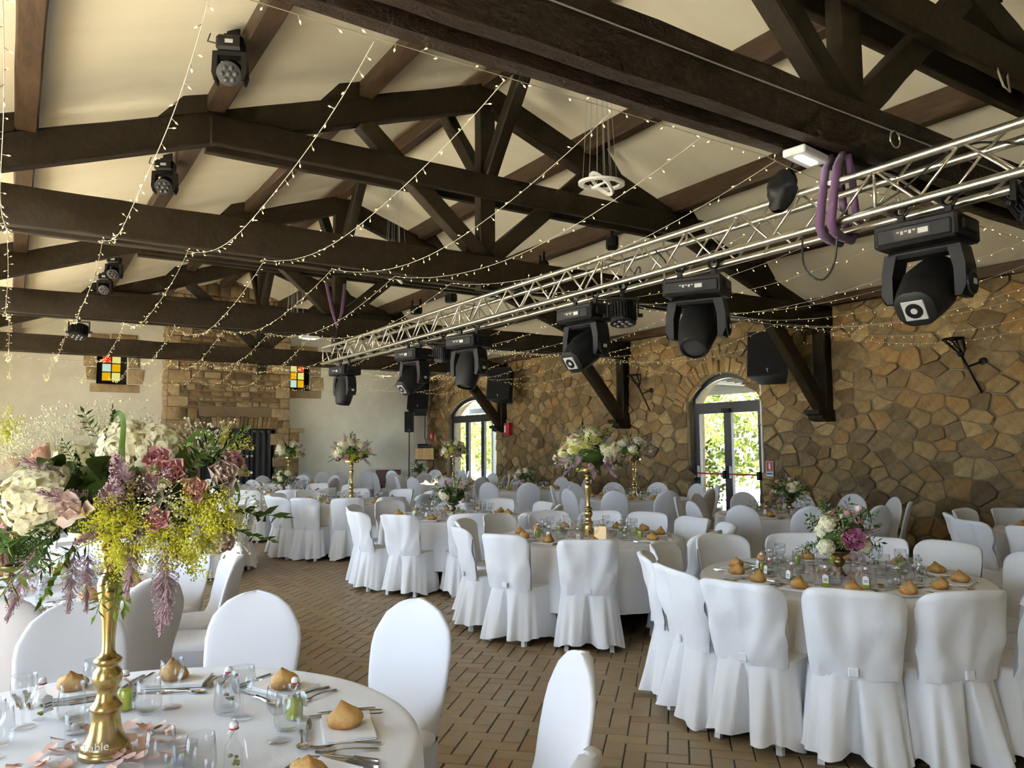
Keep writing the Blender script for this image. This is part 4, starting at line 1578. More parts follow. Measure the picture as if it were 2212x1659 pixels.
ob('panel', MB().box(-0.054, -0.0505, 0.0, 0.07, -0.08, 0.1), M['white_paint'], al)
al = thing('call_point', 'small red call point on the stone wall in the far corner', 'alarm box', (XR - 0.06, 21.1, 1.9))
ob('housing', MB().cbox(-0.02, 0.06, -0.1, 0.1, -0.14, 0.14, 0.012), M['redbox'], al)
ob('panel', MB().box(-0.024, -0.0205, -0.03, 0.03, -0.05, 0.07), M['white_paint'], al)


def emergency(loc, rz, label):
    t = thing('emergency_light', label, 'light fixture', loc, rz, 'emergency lights on the tie beams')
    ob('housing', MB().cbox(-0.15, 0.15, -0.075, 0.075, -0.05, 0.0, 0.008), M['white_paint'], t)
    ob('tube', MB().box(-0.10, 0.10, -0.022, 0.022, -0.056, -0.0505), M['lamp_on'], t)


emergency((4.08, 2.92, 3.41), radians(8), 'white emergency light glowing under the nearest tie beam')
emergency((4.0, 12.25, 3.41), 0, 'white emergency light under the third truss beam')
emergency((7.9, 17.0, 3.41), 0, 'white emergency light under the truss beam by the end wall')


# ================================================================ ring pendants
def pendant(loc, label):
    t = thing('ring_pendant', label, 'pendant lamp', loc, 0, 'white ring pendants under the ridge')

    def ring(r_, w, h, R):
        n = 40
        P = []
        for (a_, b_) in ((r_ - w, -h), (r_, -h), (r_, h), (r_ - w, h)):
            for i in range(n):
                q = 2 * pi * i / n
                P.append(R @ Vector((a_ * cos(q), a_ * sin(q), b_)))
        mb = MB().grid(P, n, 4, True)
        mb.f += [(3 * n + i, 3 * n + (i + 1) % n, (i + 1) % n, i) for i in range(n)]
        return mb
    ob('outer_ring', ring(0.215, 0.05, 0.012, Matrix.Rotation(radians(4), 4, 'X')), M['ringlamp'], t, smooth=True, angle=40)
    ob('middle_ring', ring(0.145, 0.03, 0.012, Matrix.Rotation(radians(38), 4, 'Y') @ Matrix.Rotation(radians(20), 4, 'X')), M['ringlamp'], t, smooth=True, angle=40)
    ob('inner_ring', ring(0.10, 0.03, 0.010, Matrix.Rotation(radians(-28), 4, 'Y')), M['ringlamp'], t, smooth=True, angle=40)
    w = MB()
    top = zr(RX) - loc[2] - 0.02
    for k in range(9):
        a = k * 2 * pi / 9
        r_ = (0.19, 0.12, 0.08)[k % 3]
        w.tube([(r_ * cos(a), r_ * sin(a), 0), (r_ * 0.35 * cos(a), r_ * 0.35 * sin(a), top)], 0.0022, 4)
    ob('suspension_wires', w, M['cord'], t)


pendant((4.5, 5.4, 4.02), 'white ring pendant hanging on thin wires before the second truss')
pendant((4.5, 10.0, 4.02), 'white ring pendant on wires between the second and third trusses')
pendant((4.5, 14.7, 4.02), 'white ring pendant on wires nearest the chimney')

# ================================================================ slings, hoist, cables, cable ring
sl = thing('lifting_sling', 'purple round sling tying the silver truss to the nearest tie beam', 'sling', (TX, 2.86, TZ))
for dy, sx in ((0.03, 1), (-0.05, 1)):
    pts = [(-0.02, dy, 0.34), (-0.12, dy - 0.02, 0.22), (-0.185, dy - 0.03, 0.0), (-0.20, dy - 0.02, -0.14), (-0.15, dy, -0.18), (0.0, dy + 0.05, -0.185), (0.15, dy + 0.08, -0.18), (0.19, dy + 0.06, -0.10), (0.13, dy + 0.04, 0.2), (0.03, dy, 0.34)]
    ob('sling_loop', MB().tube(pts, [0.022, 0.026, 0.028, 0.03, 0.028, 0.03, 0.028, 0.026, 0.024, 0.022], 8), M['purple'], sl, smooth=True)
sl = thing('lifting_sling', 'purple sling knotted on the king post of the third truss', 'sling', (RX - 0.14, 12.0, 3.55))
ob('sling_loop', MB().tube([(-0.12, 0.15, 0.75), (-0.06, 0.0, 0.25), (0.0, -0.05, -0.02), (0.10, 0.0, 0.25), (0.2, 0.15, 0.75)], 0.028, 8), M['purple'], sl, smooth=True)
ob('chain', MB().tube([(0, -0.05, -0.02), (-0.02, -0.05, -0.22), (0.01, -0.05, -0.4)], 0.012, 6), M['iron'], sl)
hb = thing('chain_hoist', 'black fabric bagged chain hoist under the nearest tie beam', 'hoist', (4.18, 3.15, 3.22))
mb = MB()
P = []
for j in range(9):
    t_ = j / 8
    for i in range(16):
        a = 2 * pi * i / 16
        r_ = 0.085 * (sin(pi * (0.12 + 0.8 * t_)) ** 0.6) * (1 + 0.5 * noise.noise((cos(a) * 2, sin(a) * 2, t_ * 5)))
        P.append((r_ * cos(a) * 1.1 - 0.08 * t_, r_ * sin(a), 0.16 - 0.28 * t_))
mb.grid(P, 16, 9, True)
ob('bag', mb, M['blackrough'], hb, smooth=True)
ob('hook', MB().tube([(0, 0, 0.1), (0, -0.05, 0.2)], 0.014, 8), M['iron'], hb)
for k, (pts, lb) in enumerate([
    ([(4.2, 3.05, 2.94), (4.16, 3.02, 2.72), (4.2, 2.93, 2.62), (4.24, 2.86, 2.72), (4.2, 2.8, 2.95)], 'black cable looping below the silver truss beside the purple sling'),
    ([(4.3, 1.2, 3.22), (4.4, 1.4, 3.08), (4.45, 1.7, 3.12), (4.3, 2.1, 3.22), (4.2, 2.5, 3.0), (4.32, 3.2, 2.98)], 'black cable draped inside the near end of silver truss'),
    ([(4.4, 4.6, 3.2), (4.42, 4.5, 3.05), (4.35, 4.7, 2.98), (4.44, 4.85, 3.12), (4.4, 4.95, 3.0), (4.45, 5.3, 3.1)], 'coiled black cable on the middle of the silver truss'),
    ([(4.3, 7.4, 3.2), (4.35, 7.7, 3.0), (4.4, 8.2, 3.05), (4.3, 8.8, 2.9), (4.4, 9.4, 3.0)], 'black cable sagging along the far half of silver truss')]):
    tag(ob('power_cable', MB().tube(smooth_path(pts), 0.0065, 6), M['cable'], smooth=True), lb, 'cable')
rg = thing('steel_ring', 'steel ring holding a tensioned cable on the nearest tie beam', 'ring', (4.72, 2.735, 3.60))
ob('ring', MB().tube([(0.055 * cos(a * pi / 12), -0.02, 0.055 * sin(a * pi / 12) - 0.04) for a in range(24)], 0.008, 8, True), M['chrome'], rg, smooth=True)
ob('eye_bolt', MB().tube([(0, 0.03, 0.012), (0, -0.03, 0.012)], 0.009, 8), M['chrome'], rg)
tag(ob('tension_cable', MB().tube([(1.9, 2.725, 3.63), (4.72, 2.715, 3.612), (9.5, 2.725, 3.58)], 0.005, 6), M['cord']), 'thin steel cable strung along the face of nearest tie beam', 'cable')
tag(ob('rope_end', MB().tube([(6.2, 2.74, 4.45), (6.22, 2.71, 4.30), (6.32, 2.71, 4.28), (6.36, 2.74, 4.45)], 0.008, 6), M['wire'], smooth=True), 'loop of pale rope hanging from the collar of nearest truss', 'rope')

# small black floodlights resting on the stone wall side timbers
for k, (x, y, z, lb) in enumerate([(7.35, 4.4, 4.62, 'black floodlight clipped to the purlin above the silver truss'), (7.35, 8.6, 4.62, 'black floodlight on the purlin past the second truss'),
                                   (7.35, 10.4, 4.62, 'black floodlight on the purlin before the third truss'), (7.35, 13.6, 4.62, 'black floodlight on the purlin past the third truss'), (7.35, 15.2, 4.62, 'black floodlight on the purlin nearest the end wall')]):
    t = thing('floodlight', lb, 'stage light', (x, y, z), radians(30 + 20 * k), 'black floodlights on the stone wall side purlin')
    ob('housing', MB().cbox(-0.12, 0.12, -0.09, 0.09, -0.12, 0.06, 0.03), M['black'], t)
    ob('bracket', MB().box(-0.13, -0.115, -0.02, 0.02, -0.06, 0.2).box(0.115, 0.13, -0.02, 0.02, -0.06, 0.2), M['black'], t)
    ob('lens', MB().box(-0.09, 0.09, -0.094, -0.0905, -0.09, 0.03), M['lens'], t)

# ================================================================ strings of fairy lights
rs = random.Random(21)


def add_bulb(mb, wires, p, d):
    q = p + d * 0.020
    s = d.cross(Vector((0.3, 0.5, 0.8))).normalized()
    t = d.cross(s)
    wires.add([p + s * 0.0022, p - s * 0.0022, q - s * 0.0022, q + s * 0.0022], [(0, 1, 2, 3)])
    wires.add([p + t * 0.0022, p - t * 0.0022, q - t * 0.0022, q + t * 0.0022], [(0, 1, 2, 3)])
    e = q + d * 0.022
    c = q + d * 0.010
    r_ = 0.0048
    mb.add([q, c + s * r_, c + t * r_, c - s * r_, c - t * r_, e], [(0, 2, 1), (0, 3, 2), (0, 4, 3), (0, 1, 4), (5, 1, 2), (5, 2, 3), (5, 3, 4), (5, 4, 1)])


def strand(spans, label, step=0.13):
    t = thing('string_light', label, 'string light', spans[0][0], group='strings of fairy lights between the roof trusses')
    o = Vector(spans[0][0])
    bl, wr = MB(), MB()
    for a, b, sag in spans:
        a, b = Vector(a), Vector(b)
        n = 22
        pts = []
        for i in range(n + 1):
            u = i / n
            p = a.lerp(b, u)
            p.z -= sag * 4 * u * (1 - u)
            p.x += 0.012 * sin(u * 9 + a.x)
            pts.append(p - o)
        wr.tube(pts, 0.0022, 5)
        Ln = (b - a).length * 1.02
        nb_ = int(Ln / step)
        for k in range(nb_):
            u = (k + 0.5 + rs.uniform(-0.25, 0.25)) / nb_
            p = a.lerp(b, u)
            p.z -= sag * 4 * u * (1 - u)
            p.x += 0.012 * sin(u * 9 + a.x)
            d = Vector((rs.gauss(0, 1), rs.gauss(0, 0.5), rs.gauss(-0.5, 0.7))).normalized()
            add_bulb(bl, wr, p - o, d)
    ob('wire', wr, M['wire'], t)
    tag(ob('bulbs', bl, M['bulb'], t), kind='stuff')


ORD = ['first', 'second', 'third', 'fourth', 'fifth', 'sixth', 'seventh', 'eighth', 'ninth', 'tenth', 'eleventh', 'twelfth', 'thirteenth', 'fourteenth', 'fifteenth', 'sixteenth', 'seventeenth', 'eighteenth']
ZA = 3.40
for k in range(16):
    x = -0.14 + 0.68 * k
    ys = [-1.6, 3.06, 7.34, 12.07, 16.85, 21.3]
    sp = []
    for i in range(1, 5):
        dx = rs.uniform(-0.06, 0.06)
        sp.append(((x + (0.04 if i else 0), ys[i], ZA - 0.02), (x + 0.04, ys[i + 1], ZA - 0.02 + (0.02 if i == 4 else 0)), rs.uniform(0.24, 0.36) if i else 0.2))
    strand(sp, 'string of fairy lights, %s from the window side of the hall' % ORD[k])
strand([((XL + 0.2, 3.07, 3.405), (3.9, 3.07, 3.40), 0.0), ((3.9, 3.07, 3.4), (5.2, 3.07, 3.38), 0.05), ((5.2, 3.07, 3.38), (10.5, 3.07, 3.4), 0.05)], 'string of fairy lights run along the underside of nearest tie beam', 0.14)
strand([((XL + 0.3, 16.8, 3.4), (4.0, 16.8, 3.4), 0.12), ((4.0, 16.8, 3.4), (10.5, 16.8, 3.4), 0.2)], 'string of fairy lights draped along the tie beam by the chimney', 0.12)
strand([((XR - 0.1, 3.5, 3.3), (XR - 0.1, 7.4, 3.35), 0.35), ((XR - 0.1, 7.4, 3.35), (XR - 0.1, 12.2, 3.35), 0.45), ((XR - 0.1, 12.2, 3.35), (XR - 0.1, 17.0, 3.35), 0.45)], 'string of fairy lights swagged along the top of stone wall', 0.12)
# ================================================================ prototypes: chairs, cloths, tableware
def sgnpow(v, e):
    return math.copysign(abs(v) ** e, v)


def even_ring(n, e):
    """n points spaced evenly along a unit superellipse, as (angle, cx, cy)"""
    D = []
    for i in range(4000):
        a = -pi / 2 + 2 * pi * i / 4000
        D.append((a, sgnpow(cos(a), e), sgnpow(sin(a), e)))
    acc = [0.0]
    for i in range(1, 4001):
        p, q = D[i - 1], D[i % 4000]
        acc.append(acc[-1] + hypot(q[1] - p[1], q[2] - p[2]))
    out, j = [], 0
    for k in range(n):
        t = acc[-1] * k / n
        while acc[j + 1] < t:
            j += 1
        out.append(D[j])
    return out


def cotton_chair(name, seed):
    """plastic chair under a loose cotton cover; faces +Y"""
    t = ob(name, None)
    rg_ = random.Random(seed)
    nu, nv = 29, 13
    P = []
    path = [(i / (nv - 1), 0) for i in range(nv)] + [(1.0, 0.5)] + [((nv - 1 - i) / (nv - 1), 1) for i in range(nv)]
    lean = rg_.uniform(0.10, 0.13)
    for v_, side in path:
        for i in range(nu):
            s = -1 + 2 * i / (nu - 1)
            ztop = 0.875 - 0.085 * abs(s) ** 5 + 0.008 * sin(s * 2 + seed)
            z = 0.43 + v_ * (ztop - 0.43)
            w = 0.205 + 0.035 * v_ ** 0.8
            y = -0.205 - lean * v_ + 0.115 * abs(s) ** 2.4 * (0.55 + 0.45 * v_)
            th = 0.030 * (1 - abs(s) ** 10) * (0.6 if side == 0.5 else 1)
            fold = 0.0
            if side == 0:
                a = abs(s) / (v_ + 0.14)
                fold = 0.020 * sin(a * 5.5 + seed + 1.2 * sin(s * 2 + seed)) * min(1, 0.15 + v_ * 1.3) * (0.6 + 0.6 * noise.noise((s * 1.2, v_ * 1.6, seed))) + 0.010 * noise.noise((s * 2.6 + seed, v_ * 3.4, 0.3)) * 2
            yo = y - 0.012 - (0.012 if side == 0 else 0) + fold * -1 if side == 0 else y - 0.012 + th * side + 0.004 * noise.noise((s * 2 + seed, v_ * 3, 7))
            if side == 0.5:
                z += 0.008
            P.append((w * sin(s * pi / 2 * 0.92) / sin(pi / 2 * 0.92) * 1.02, yo, z))
    ob('back_cover', MB().grid(P, nu, len(path)), M['cotton'], t, smooth=True)
    # skirt
    n = 168
    RING = even_ring(n, 0.62)
    P = []
    rows = [0.455, 0.44, 0.36, 0.27, 0.18, 0.10, 0.035]
    ph = [rg_.uniform(0, 6.28) for _ in range(6)]
    skew = rg_.uniform(-0.03, 0.03)
    for k, z in enumerate(rows):
        u = max(0.0, (0.44 - z) / 0.41)
        for i in range(n):
            a, cx, cy = RING[i]
            hx = 0.222 + 0.048 * u
            hy = (0.225 + 0.02 * u) if cy > 0 else (0.225 + 0.085 * u)
            x, y = hx * cx, hy * cy
            f = 0.016 * u * (sin(7 * a + ph[0]) + 0.7 * sin(12 * a + ph[1]) + 0.5 * sin(19 * a + ph[2]))
            if cy < -0.6:
                px_ = x - skew * u
                wd = 0.010 + 0.045 * u
                f -= 0.13 * u ** 0.7 * math.exp(-(px_ / wd) ** 8)
                f += 0.022 * u * math.exp(-((abs(px_) - 0.10) / 0.035) ** 2)
            L_ = hypot(x, y)
            zz = z
            if k == len(rows) - 1:
                zz = z + 0.02 * sin(2 * a + ph[3]) + 0.012 * sin(5 * a + ph[4]) + 0.01
                zz = max(0.006, zz)
            P.append((x * (1 + f / L_), y * (1 + f / L_), zz))
    mb = MB().grid(P, n, len(rows), True)
    ob('skirt', mb, M['cotton'], t, smooth=True)
    # seat pad
    P = []
    for r_, z in ((1.0, 0.448), (0.96, 0.462), (0.7, 0.462), (0.3, 0.455), (0.02, 0.454)):
        for i in range(36):
            a = 2 * pi * i / 36
            P.append((0.222 * r_ * sgnpow(cos(a), 0.62), 0.225 * r_ * sgnpow(sin(a), 0.62), z + 0.004 * noise.noise((cos(a) * r_ * 2 + seed, sin(a) * r_ * 2, 0))))
    ob('seat_cover', MB().grid(P, 36, 5, True), M['cotton'], t, smooth=True)
    ob('belt_tab', MB().cbox(skew * 0.5 - 0.024, skew * 0.5 + 0.024, -0.254, -0.240, 0.448, 0.492, 0.003), M['cotton'], t)
    for sx in (-1, 1):
        for sy, y in ((-1, -0.185), (1, 0.165)):
            ob('leg', MB().beam((sx * 0.155, y * 0.9, 0.4), (sx * 0.178, y * 1.16, 0.0), 0.034, 0.034, (0, 1, 0)), M['white_plastic'], t)
    return freeze(t)


def spandex_chair(name, seed):
    """banquet chair under a tight stretch cover with oval back; faces +Y"""
    t = ob(name, None)
    n = 28
    P = []
    zs = [0.43, 0.47, 0.52, 0.57, 0.62, 0.68] + [0.74 + 0.205 * sin(radians(q)) for q in (0, 15, 30, 43, 54, 63, 71, 77, 82, 86, 89)]
    for z in zs:
        if z <= 0.74:
            w = 0.175 + 0.037 * sin(pi / 2 * min(1, (z - 0.43) / 0.31))
        else:
            w = 0.212 * sqrt(max(0.0004, 1 - ((z - 0.74) / 0.2055) ** 2))
        u = (z - 0.43) / 0.515
        y = -0.185 - 0.115 * u ** 1.15
        th = 0.021 if z < 0.935 else 0.014
        fil = max(0.0, (0.60 - z) / 0.17)
        for i in range(n):
            a = 2 * pi * i / n
            yy = y + th * sgnpow(sin(a), 0.7) - 0.02 * (1 - abs(cos(a)) ** 2) * 0 + 0.018 * cos(a) ** 2 * (z > 0.5)
            if sin(a) > 0:
                yy += 0.12 * fil ** 2 * (1 - abs(cos(a)) ** 4)
            rip = 0.0
            if abs(cos(a)) > 0.86 and 0.55 < z < 0.93:
                rip = 0.0035 * sin(z * 95 + seed + (3 if cos(a) > 0 else 0))
            P.append(((w + rip) * sgnpow(cos(a), 0.85), yy, z))
    mb = MB().grid(P, n, len(zs), True)
    mb.f.append(tuple((len(zs) - 1) * n + i for i in range(n)))
    ob('back_cover', mb, M['spandex'], t, smooth=True)
    P = []
    m_ = 48
    for r_, z in ((0.02, 0.474), (0.5, 0.476), (0.85, 0.468), (0.97, 0.452), (1.0, 0.43)):
        for i in range(m_):
            a = 2 * pi * i / m_
            P.append((0.212 * r_ * sgnpow(cos(a), 0.6), 0.215 * r_ * sgnpow(sin(a), 0.6), z))
    ob('seat_cover', MB().grid(P, m_, 5, True), M['spandex'], t, smooth=True)
    P = []
    m_ = 64
    for k, z in enumerate((0.432, 0.40, 0.30, 0.20, 0.10, 0.02)):
        u = (0.432 - z) / 0.412
        for i in range(m_):
            a = 2 * pi * i / m_
            cx, cy = sgnpow(cos(a), 0.5), sgnpow(sin(a), 0.5)
            pinch = 1 - 0.10 * sin(pi * u) * abs(sin(2 * a)) * 0 - 0.05 * u * (1 - abs(sin(2 * a)) ** 0.5)
            zz = z
            if k == 5:
                zz = 0.012 + 0.06 * (1 - abs(sin(2 * a)) ** 0.6)
            yb = 0.215 if cy > 0 else 0.215 + 0.02 * u
            P.append((0.212 * cx * pinch, yb * cy * pinch, zz))
    ob('skirt', MB().grid(P, m_, 6, True), M['spandex'], t, smooth=True)
    for sx in (-1, 1):
        for y in (-0.19, 0.19):
            ob('foot', MB().lathe([(0.014, 0.0), (0.014, 0.03), (0.012, 0.12)], 10, Matrix.Translation((sx * 0.185, y, 0))), M['black'], t)
    return freeze(t)


def tablecloth_mesh(seed, drop, fold, R=0.875):
    rg_ = random.Random(seed)
    n = 160
    ph = [rg_.uniform(0, 6.28) for _ in range(6)]
    k1, k2 = rg_.choice((9, 10, 11)), rg_.choice((15, 17, 19))
    P = []
    rows = [(0.02, 0.752), (0.35, 0.752), (0.7, 0.752), (0.96, 0.752), (0.985, 0.750), (0.998, 0.742), (1.003, 0.728)]
    for z in (0.66, 0.56, 0.46, 0.36, 0.26, 0.16, 0.06, 0.02):
        if z > drop + 0.03:
            rows.append((None, z))
    rows.append((None, drop))
    for r_, z in rows:
        for i in range(n):
            a = 2 * pi * i / n
            if r_ is not None:
                w = R * r_
                zz = z + (0.0006 * noise.noise((cos(a) * w * 3, sin(a) * w * 3, seed)) if r_ < 0.9 else 0)
            else:
                u = (0.728 - z) / 0.7
                f = sin(k1 * a + ph[0] + 0.6 * sin(2 * a + ph[3])) + 0.55 * sin(k2 * a + ph[1]) + 0.3 * sin(27 * a + ph[2])
                w = R + 0.004 + fold * (u ** 0.8) * (0.035 + 0.045 * f)
                zz = z
                if z == drop:
                    zz = max(0.008, z + 0.012 * f * fold)
            P.append((w * cos(a), w * sin(a), zz))
    return MB().grid(P, n, len(rows), True).mesh('tablecloth', True)


def proto_table(name):
    t = ob(name, None)
    ob('tabletop', MB().lathe([(0.86, 0.722), (0.865, 0.735), (0.86, 0.748)], 40), M['white_plastic'], t)
    for k in range(4):
        a = k * pi / 2 + 0.5
        ob('leg', MB().tube([(0.55 * cos(a), 0.55 * sin(a), 0.722), (0.6 * cos(a), 0.6 * sin(a), 0.0)], 0.017, 8), M['iron'], t)
    return freeze(t)


def glass_mesh(kind):
    mb = MB()
    if kind == 'wine':
        prof = [(0.0005, 0.003), (0.033, 0.0012), (0.034, 0.003), (0.012, 0.007), (0.0048, 0.013), (0.0042, 0.03), (0.0048, 0.058), (0.008, 0.068), (0.022, 0.078), (0.033, 0.095), (0.0375, 0.115), (0.0365, 0.135), (0.034, 0.157),
                (0.0330, 0.157), (0.0355, 0.135), (0.0363, 0.115), (0.032, 0.096), (0.021, 0.080), (0.0005, 0.072)]
    elif kind == 'tumbler':
        prof = [(0.0005, 0.0015), (0.031, 0.0015), (0.0385, 0.012), (0.0415, 0.032), (0.039, 0.065), (0.0345, 0.108), (0.0335, 0.108), (0.0378, 0.065), (0.040, 0.033), (0.037, 0.016), (0.028, 0.009), (0.0005, 0.008)]
    elif kind == 'cup':
        prof = [(0.0005, 0.002), (0.030, 0.002), (0.032, 0.006), (0.0325, 0.062), (0.0305, 0.062), (0.030, 0.014), (0.0005, 0.012)]
    elif kind == 'flute':
        prof = [(0.0005, 0.003), (0.024, 0.001), (0.025, 0.003), (0.006, 0.007), (0.004, 0.02), (0.005, 0.05), (0.018, 0.07), (0.022, 0.12), (0.019, 0.19), (0.018, 0.19), (0.021, 0.12), (0.017, 0.072), (0.0005, 0.06)]
    return mb.lathe(prof, 28, None, (False, False)).mesh(kind, True)


GM = {k: glass_mesh(k) for k in ('wine', 'tumbler', 'cup')}
for k in GM.values():
    k.materials.append(M['glass'])


def bread_mesh(seed):
    rg_ = random.Random(seed)
    P = []
    prof = [(0.018, 0.0), (0.040, 0.002), (0.0495, 0.014), (0.050, 0.026), (0.045, 0.040), (0.037, 0.051), (0.026, 0.059), (0.014, 0.066), (0.006, 0.075), (0.0008, 0.080)]
    n = 26
    tx, ty = rg_.uniform(-0.022, 0.022), rg_.uniform(-0.018, 0.018)
    sx = rg_.uniform(0.95, 1.22)
    for r_, z in prof:
        for i in range(n):
            a = 2 * pi * i / n
            q = 1 + 0.24 * noise.noise((cos(a) * 1.3 + seed * 3.1, sin(a) * 1.3, z * 22)) + 0.10 * noise.noise((cos(a) * 3.5 + seed, sin(a) * 3.5, z * 55))
            k = max(0, z - 0.045) / 0.04
            zz = z * (0.82 if z < 0.06 else 0.90 if seed % 3 else 1.0)
            P.append((r_ * cos(a) * q * sx + tx * k, r_ * sin(a) * q + ty * k, zz))
    mb = MB().grid(P, n, len(prof), True)
    mb.f.append(tuple(range(n - 1, -1, -1)))
    me = mb.mesh('bread_roll', True)
    me.materials.append(M['bread'])
    return me


BREAD = [bread_mesh(k) for k in range(5)]


def napkin_mesh(seed):
    rg_ = random.Random(seed)
    mb = MB()
    w, h = 0.105, 0.075
    for k in range(3):
        nu, nv = 9, 7
        P = []
        dx, dy = rg_.uniform(-0.004, 0.004), rg_.uniform(-0.004, 0.004)
        for lay in (0, 1):
            for j in range(nv):
                for i in range(nu):
                    x, y = -w + 2 * w * i / (nu - 1), -h + 2 * h * j / (nv - 1)
                    z = 0.0015 + k * 0.003 + lay * 0.0024 + 0.002 * noise.noise((x * 18 + seed, y * 18, 1)) * (0.4 + k * 0.4) + (0.006 * max(0, (x / w) ** 3) * k * 0.5)
                    P.append((x * (1 - 0.012 * k) + dx, y * (1 - 0.015 * k) + dy, max(0.0006, z)))
        f = []
        for lay in (0, 1):
            o = lay * nu * nv
            for j in range(nv - 1):
                for i in range(nu - 1):
                    q = (o + j * nu + i, o + j * nu + i + 1, o + (j + 1) * nu + i + 1, o + (j + 1) * nu + i)
                    f.append(q if lay else q[::-1])
        rim = [i for i in range(nu)] + [j * nu + nu - 1 for j in range(1, nv)] + [(nv - 1) * nu + i for i in range(nu - 2, -1, -1)] + [j * nu for j in range(nv - 2, 0, -1)]
        o = nu * nv
        for a, b in zip(rim, rim[1:] + rim[:1]):
            f.append((a, b, o + b, o + a))
        mb.add(P, f)
    me = mb.mesh('napkin', True, 50)
    me.materials.append(M['napkin'])
    return me


NAPK = [napkin_mesh(k) for k in range(3)]


def cutlery(kind):
    """lies along +Y with the handle towards -Y"""
    mb = MB()

    def strip(sec, th=0.0022):
        P = []
        for y, w, z in sec:
            P += [(-w, y, z), (w, y, z), (w * 0.8, y, z + th), (-w * 0.8, y, z + th)]
        n = len(sec)
        f = []
        for k in range(n - 1):
            for a in range(4):
                b = (a + 1) % 4
                f.append((k * 4 + a, k * 4 + b, k * 4 + 4 + b, k * 4 + 4 + a))
        f += [(3, 2, 1, 0), tuple((n - 1) * 4 + q for q in range(4))]
        mb.add(P, f)
    hd = [(-0.095, 0.006, 0.0012), (-0.085, 0.0095, 0.0015), (-0.06, 0.0075, 0.004), (-0.02, 0.0042, 0.008), (0.015, 0.0032, 0.009)]
    if kind == 'fork':
        strip(hd + [(0.035, 0.004, 0.006), (0.048, 0.011, 0.003), (0.062, 0.0125, 0.002)])
        for k in range(4):
            x = -0.0102 + k * 0.0068
            n0 = len(mb.v)
            strip([(0.060, 0.0021, 0.002), (0.085, 0.0019, 0.003), (0.103, 0.0009, 0.007)], 0.0018)
            mb.v[n0:] = [(p[0] + x, p[1], p[2]) for p in mb.v[n0:]]
    elif kind == 'spoon':
        strip(hd + [(0.04, 0.004, 0.006)])
        P = []
        n = 14
        for r_, z in ((1, 0.007), (0.75, 0.003), (0.4, 0.001), (0.04, 0.0008)):
            for i in range(n):
                a = 2 * pi * i / n
                P.append((0.0195 * r_ * cos(a), 0.070 + 0.032 * r_ * sin(a), z))
        mb.grid(P, n, 4, True)
    else:
        strip([(-0.105, 0.007, 0.001), (-0.095, 0.0095, 0.001), (-0.04, 0.0075, 0.002), (-0.01, 0.0065, 0.003)], 0.006)
        strip([(-0.01, 0.006, 0.003), (0.01, 0.0085, 0.003), (0.06, 0.0095, 0.002), (0.10, 0.0075, 0.002), (0.122, 0.002, 0.002)], 0.0014)
    me = mb.mesh(kind, True, 40)
    me.materials.append(M['steel'])
    return me


CUT = {k: cutlery(k) for k in ('fork', 'knife', 'spoon')}


def bottle_proto(kind):
    t = ob('liqueur_bottle', None)

    def sq(r_, z, n=20, e=0.55):
        return [(r_ * sgnpow(cos(2 * pi * i / n), e), r_ * sgnpow(sin(2 * pi * i / n), e), z) for i in range(n)]
    P = []
    rows = [(0.0215, 0.001, .55), (0.023, 0.005, .55), (0.023, 0.058, .55), (0.020, 0.067, .7), (0.011, 0.078, 1), (0.0088, 0.085, 1), (0.0088, 0.102, 1), (0.0105, 0.104, 1), (0.0105, 0.109, 1)]
    for r_, z, e in rows:
        P += sq(r_, z, 20, e)
    mb = MB().grid(P, 20, len(rows), True)
    mb.f.append(tuple(range(19, -1, -1)))
    ob('bottle_glass', mb, M['glass'], t, smooth=True, angle=60)
    P = []
    if kind == 'lemon':
        for r_, z, e in [(0.0005, 0.004, 1), (0.0205, 0.004, .55), (0.021, 0.007, .55), (0.021, 0.056, .55), (0.018, 0.064, .7), (0.0005, 0.066, 1)]:
            P += sq(r_, z, 20, e)
        ob('liqueur', MB().grid(P, 20, 6, True), M['limon'], t, smooth=True, angle=60)
    else:
        mb = MB()
        rg_ = random.Random(4)
        for k in range(9):
            c = (rg_.uniform(-.012, .012), rg_.uniform(-.012, .012), rg_.uniform(0.012, 0.045))
            mb.ball(c, 0.008, 6, 4, (1, 0.7, 0.5))
        ob('herbs', mb, M['herb'], t, smooth=True)
    ob('stopper', MB().lathe([(0.009, 0.109), (0.0115, 0.112), (0.0115, 0.121), (0.008, 0.126), (0.0005, 0.127)], 14), M['white_paint'], t, smooth=True, angle=50)
    ob('seal_ring', MB().lathe([(0.009, 0.1065), (0.0125, 0.108), (0.0125, 0.1115), (0.009, 0.113)], 14), M['red'], t, smooth=True)
    ob('wire_bail', MB().tube([(0.0115, 0, 0.118), (0.014, 0.003, 0.105), (0.013, 0.012, 0.092), (-0.013, 0.012, 0.092), (-0.014, 0.003, 0.105), (-0.0115, 0, 0.118)], 0.0011, 5), M['chrome'], t)
    tg = ob('name_tag', MB().add([(0.0, -0.026, 0.078), (0.012, -0.03, 0.070), (0.012, -0.036, 0.028), (-0.022, -0.032, 0.030), (-0.022, -0.027, 0.070), (-0.012, -0.026, 0.079)],
                                 [(0, 1, 2, 3, 4, 5)]), M['paper'], t)
    pr = MB()
    for k in range(2):
        z = 0.055 - 0.009 * k
        pr.add([(-0.016, -0.0305, z), (0.007, -0.0340, z), (0.007, -0.0343, z - 0.003), (-0.016, -0.0308, z - 0.003)], [(0, 1, 2, 3)])
    ob('tag_print', pr, M['ink'], tg)
    return freeze(t)


